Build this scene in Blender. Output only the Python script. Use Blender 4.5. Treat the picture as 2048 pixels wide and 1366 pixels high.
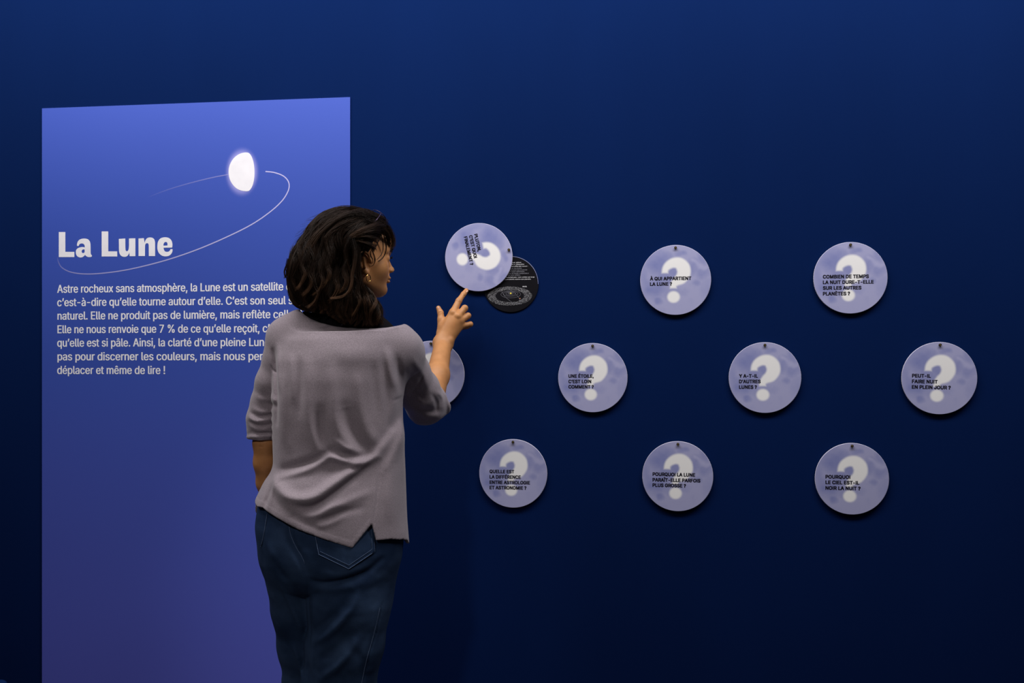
import bpy, math, random
import numpy as np
from mathutils import Matrix, Vector
random.seed(7); rng = np.random.default_rng(7)
for o in list(bpy.data.objects): bpy.data.objects.remove(o)
SC = bpy.context.scene
COL = SC.collection

# ------------------------------------------------------------------ camera, world, lamps, exposure
F = 1991.0                      # 35 mm lens, in pixels of a 2048 px wide frame
YAW = math.radians(7.5)         # the camera looks a little to the left of the wall's normal
D0 = 2.93                       # distance to the wall along the view axis
HZ = 1.22                       # camera height
HORIZON = 738.0
FW = np.array([-math.sin(YAW), math.cos(YAW), 0.0]); RT = np.array([math.cos(YAW), math.sin(YAW), 0.0])
CAM = -D0*FW + np.array([0, 0, HZ])
cd = bpy.data.cameras.new('camera'); cam = bpy.data.objects.new('camera', cd); COL.objects.link(cam)
cd.lens = 35; cd.sensor_width = 36; cd.shift_y = (HORIZON-683)/2048
cd.clip_start = 0.05
cam.location = CAM; cam.rotation_euler = (math.pi/2, 0, YAW)
SC.camera = cam

w = bpy.data.worlds.new('World'); SC.world = w; w.use_nodes = True
w.node_tree.nodes['Background'].inputs[0].default_value = (0.8, 0.8, 0.85, 1)
w.node_tree.nodes['Background'].inputs[1].default_value = 0.008
SC.view_settings.view_transform = 'Standard'; SC.view_settings.look = 'None'
SC.view_settings.exposure = 0.0; SC.view_settings.gamma = 1.0
SC.view_settings.use_curve_mapping = False

def area(name, loc, target, size, power, color, sy=None, spread=180):
    l = bpy.data.lights.new(name, 'AREA'); l.energy = power; l.color = color
    l.shape = 'RECTANGLE'; l.size = size; l.size_y = sy or size; l.spread = math.radians(spread)
    o = bpy.data.objects.new(name, l); COL.objects.link(o); o.location = loc
    o.rotation_euler = (Vector(target)-Vector(loc)).to_track_quat('-Z', 'Y').to_euler()
    return o
def spot(name, loc, target, power, angle, blend, color, r=0.05):
    l = bpy.data.lights.new(name, 'SPOT'); l.energy = power; l.color = color
    l.spot_size = math.radians(angle); l.spot_blend = blend; l.shadow_soft_size = r
    o = bpy.data.objects.new(name, l); COL.objects.link(o); o.location = loc
    o.rotation_euler = (Vector(target)-Vector(loc)).to_track_quat('-Z', 'Y').to_euler()
    return o
area('wall_washer', (0.05, -0.88, 3.08), (0.05, -0.18, 2.15), 4.6, 96, (1.0, 0.97, 0.96), 0.42)
spot('track_spot', (-0.9, -2.0, 3.3), (-0.15, -0.1, 1.42), 22, 42, 1.0, (1.0, 0.9, 0.8), 0.08)
spot('track_spot', (1.9, -1.9, 3.2), (1.25, 0, 0.95), 16, 42, 1.0, (1.0, 0.93, 0.88), 0.08)
spot('person_spot', (-0.65, -3.3, 2.7), (-0.47, -0.55, 0.84), 84, 22, 1.0, (1.0, 0.95, 0.93), 0.10)

# ------------------------------------------------------------------ helpers
def tag(o, label=None, cat=None, group=None, kind=None):
    if label: o['label'] = label
    if cat: o['category'] = cat
    if group: o['group'] = group
    if kind: o['kind'] = kind
    return o
def mesh_obj(name, v, f, mat, parent=None, smooth=True):
    me = bpy.data.meshes.new(name)
    if isinstance(f, np.ndarray):
        n, k = f.shape
        me.vertices.add(len(v)); me.vertices.foreach_set('co', np.asarray(v, np.float32).ravel())
        me.loops.add(n*k); me.loops.foreach_set('vertex_index', f.astype(np.int32).ravel())
        me.polygons.add(n); me.polygons.foreach_set('loop_start', np.arange(0, n*k, k, dtype=np.int32))
        me.update(calc_edges=True)
    else:
        me.from_pydata([tuple(p) for p in v], [], f); me.update()
    if smooth and len(me.polygons): me.polygons.foreach_set('use_smooth', np.ones(len(me.polygons), bool))
    if mat: me.materials.append(mat)
    o = bpy.data.objects.new(name, me); COL.objects.link(o)
    if parent: o.parent = parent
    return o
def box_vf(x0, x1, y0, y1, z0, z1):
    v = [(x, y, z) for x in (x0, x1) for y in (y0, y1) for z in (z0, z1)]
    return v, [(0,1,3,2), (4,6,7,5), (0,4,5,1), (2,3,7,6), (0,2,6,4), (1,5,7,3)]
def s2l(c):
    return tuple(((x/255)/12.92 if x/255 <= 0.04045 else ((x/255+0.055)/1.055)**2.4) for x in c)
def mat_base(name, rough=0.6, spec=0.3):
    m = bpy.data.materials.new(name); m.use_nodes = True
    b = m.node_tree.nodes['Principled BSDF']; b.inputs['Roughness'].default_value = rough
    b.inputs['Specular IOR Level'].default_value = spec
    return m, m.node_tree.nodes, m.node_tree.links, b
def noise_mat(name, c1, c2, scale, rough=0.6, spec=0.3, bump=0.0, bscale=None, sss=0.0, metal=0.0, detail=4, stretch=(1,1,1), bdist=0.002):
    m, N, L, b = mat_base(name, rough, spec)
    tc = N.new('ShaderNodeTexCoord'); mp = N.new('ShaderNodeMapping'); mp.inputs['Scale'].default_value = stretch
    L.new(tc.outputs['Object'], mp.inputs[0])
    n = N.new('ShaderNodeTexNoise'); n.inputs['Scale'].default_value = scale; n.inputs['Detail'].default_value = detail
    L.new(mp.outputs[0], n.inputs['Vector'])
    r = N.new('ShaderNodeValToRGB'); r.color_ramp.elements[0].color = (*c1, 1); r.color_ramp.elements[1].color = (*c2, 1)
    r.color_ramp.elements[0].position = 0.3; r.color_ramp.elements[1].position = 0.7
    L.new(n.outputs['Fac'], r.inputs[0]); L.new(r.outputs[0], b.inputs['Base Color'])
    if bump:
        n2 = N.new('ShaderNodeTexNoise'); n2.inputs['Scale'].default_value = bscale or scale*8; n2.inputs['Detail'].default_value = 3
        L.new(mp.outputs[0], n2.inputs['Vector'])
        bp = N.new('ShaderNodeBump'); bp.inputs['Strength'].default_value = bump; bp.inputs['Distance'].default_value = bdist
        L.new(n2.outputs['Fac'], bp.inputs['Height']); L.new(bp.outputs[0], b.inputs['Normal'])
    if sss:
        b.inputs['Subsurface Weight'].default_value = sss; b.inputs['Subsurface Radius'].default_value = (0.01, 0.004, 0.002)
        b.inputs['Subsurface Scale'].default_value = 0.5
    b.inputs['Metallic'].default_value = metal
    return m
def attr_mat(name, rough=0.5, spec=0.3, bump=0.0, bscale=900):
    m, N, L, b = mat_base(name, rough, spec)
    a = N.new('ShaderNodeAttribute'); a.attribute_name = 'print'
    L.new(a.outputs['Color'], b.inputs['Base Color'])
    if bump:
        tc = N.new('ShaderNodeTexCoord')
        n2 = N.new('ShaderNodeTexNoise'); n2.inputs['Scale'].default_value = bscale
        L.new(tc.outputs['Object'], n2.inputs['Vector'])
        bp = N.new('ShaderNodeBump'); bp.inputs['Strength'].default_value = bump; bp.inputs['Distance'].default_value = 0.001
        L.new(n2.outputs['Fac'], bp.inputs['Height']); L.new(bp.outputs[0], b.inputs['Normal'])
    return m
def set_attr(me, cols):
    a = me.attributes.new('print', 'FLOAT_COLOR', 'POINT')
    c = np.ones((len(me.vertices), 4), np.float32); c[:, :3] = cols
    a.data.foreach_set('color', c.ravel())

def wall(px, py, y=0.0):
    """photograph measurement -> (X, Z) on the plane Y=y parallel to the wall"""
    d = FW + RT*((px-1024)/F) + np.array([0, 0, (HORIZON-py)/F])
    t = (y-CAM[1])/d[1]; p = CAM + t*d
    return p[0], p[2]

# ------------------------------------------------------------------ setting
BLUE1 = s2l((6, 28, 73)); BLUE2 = s2l((7, 30, 77))
m_wall = noise_mat('blue_wall_paint', BLUE1, BLUE2, 1.6, 0.95, 0.04, 0.05, 260, stretch=(1.6, 1, 0.5))
v, f = box_vf(-3.2, 3.6, 0, 0.12, 0, 3.6)
tag(mesh_obj('wall_back', v, f, m_wall, smooth=False), 'dark blue painted exhibition wall', kind='structure')
m_floor = noise_mat('floor_grey', s2l((70, 68, 72)), s2l((85, 82, 84)), 6, 0.5, 0.3)
v, f = box_vf(-3.2, 3.6, -4.2, 0.12, -0.1, 0)
tag(mesh_obj('floor', v, f, m_floor, smooth=False), 'plain grey floor', kind='structure')

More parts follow.
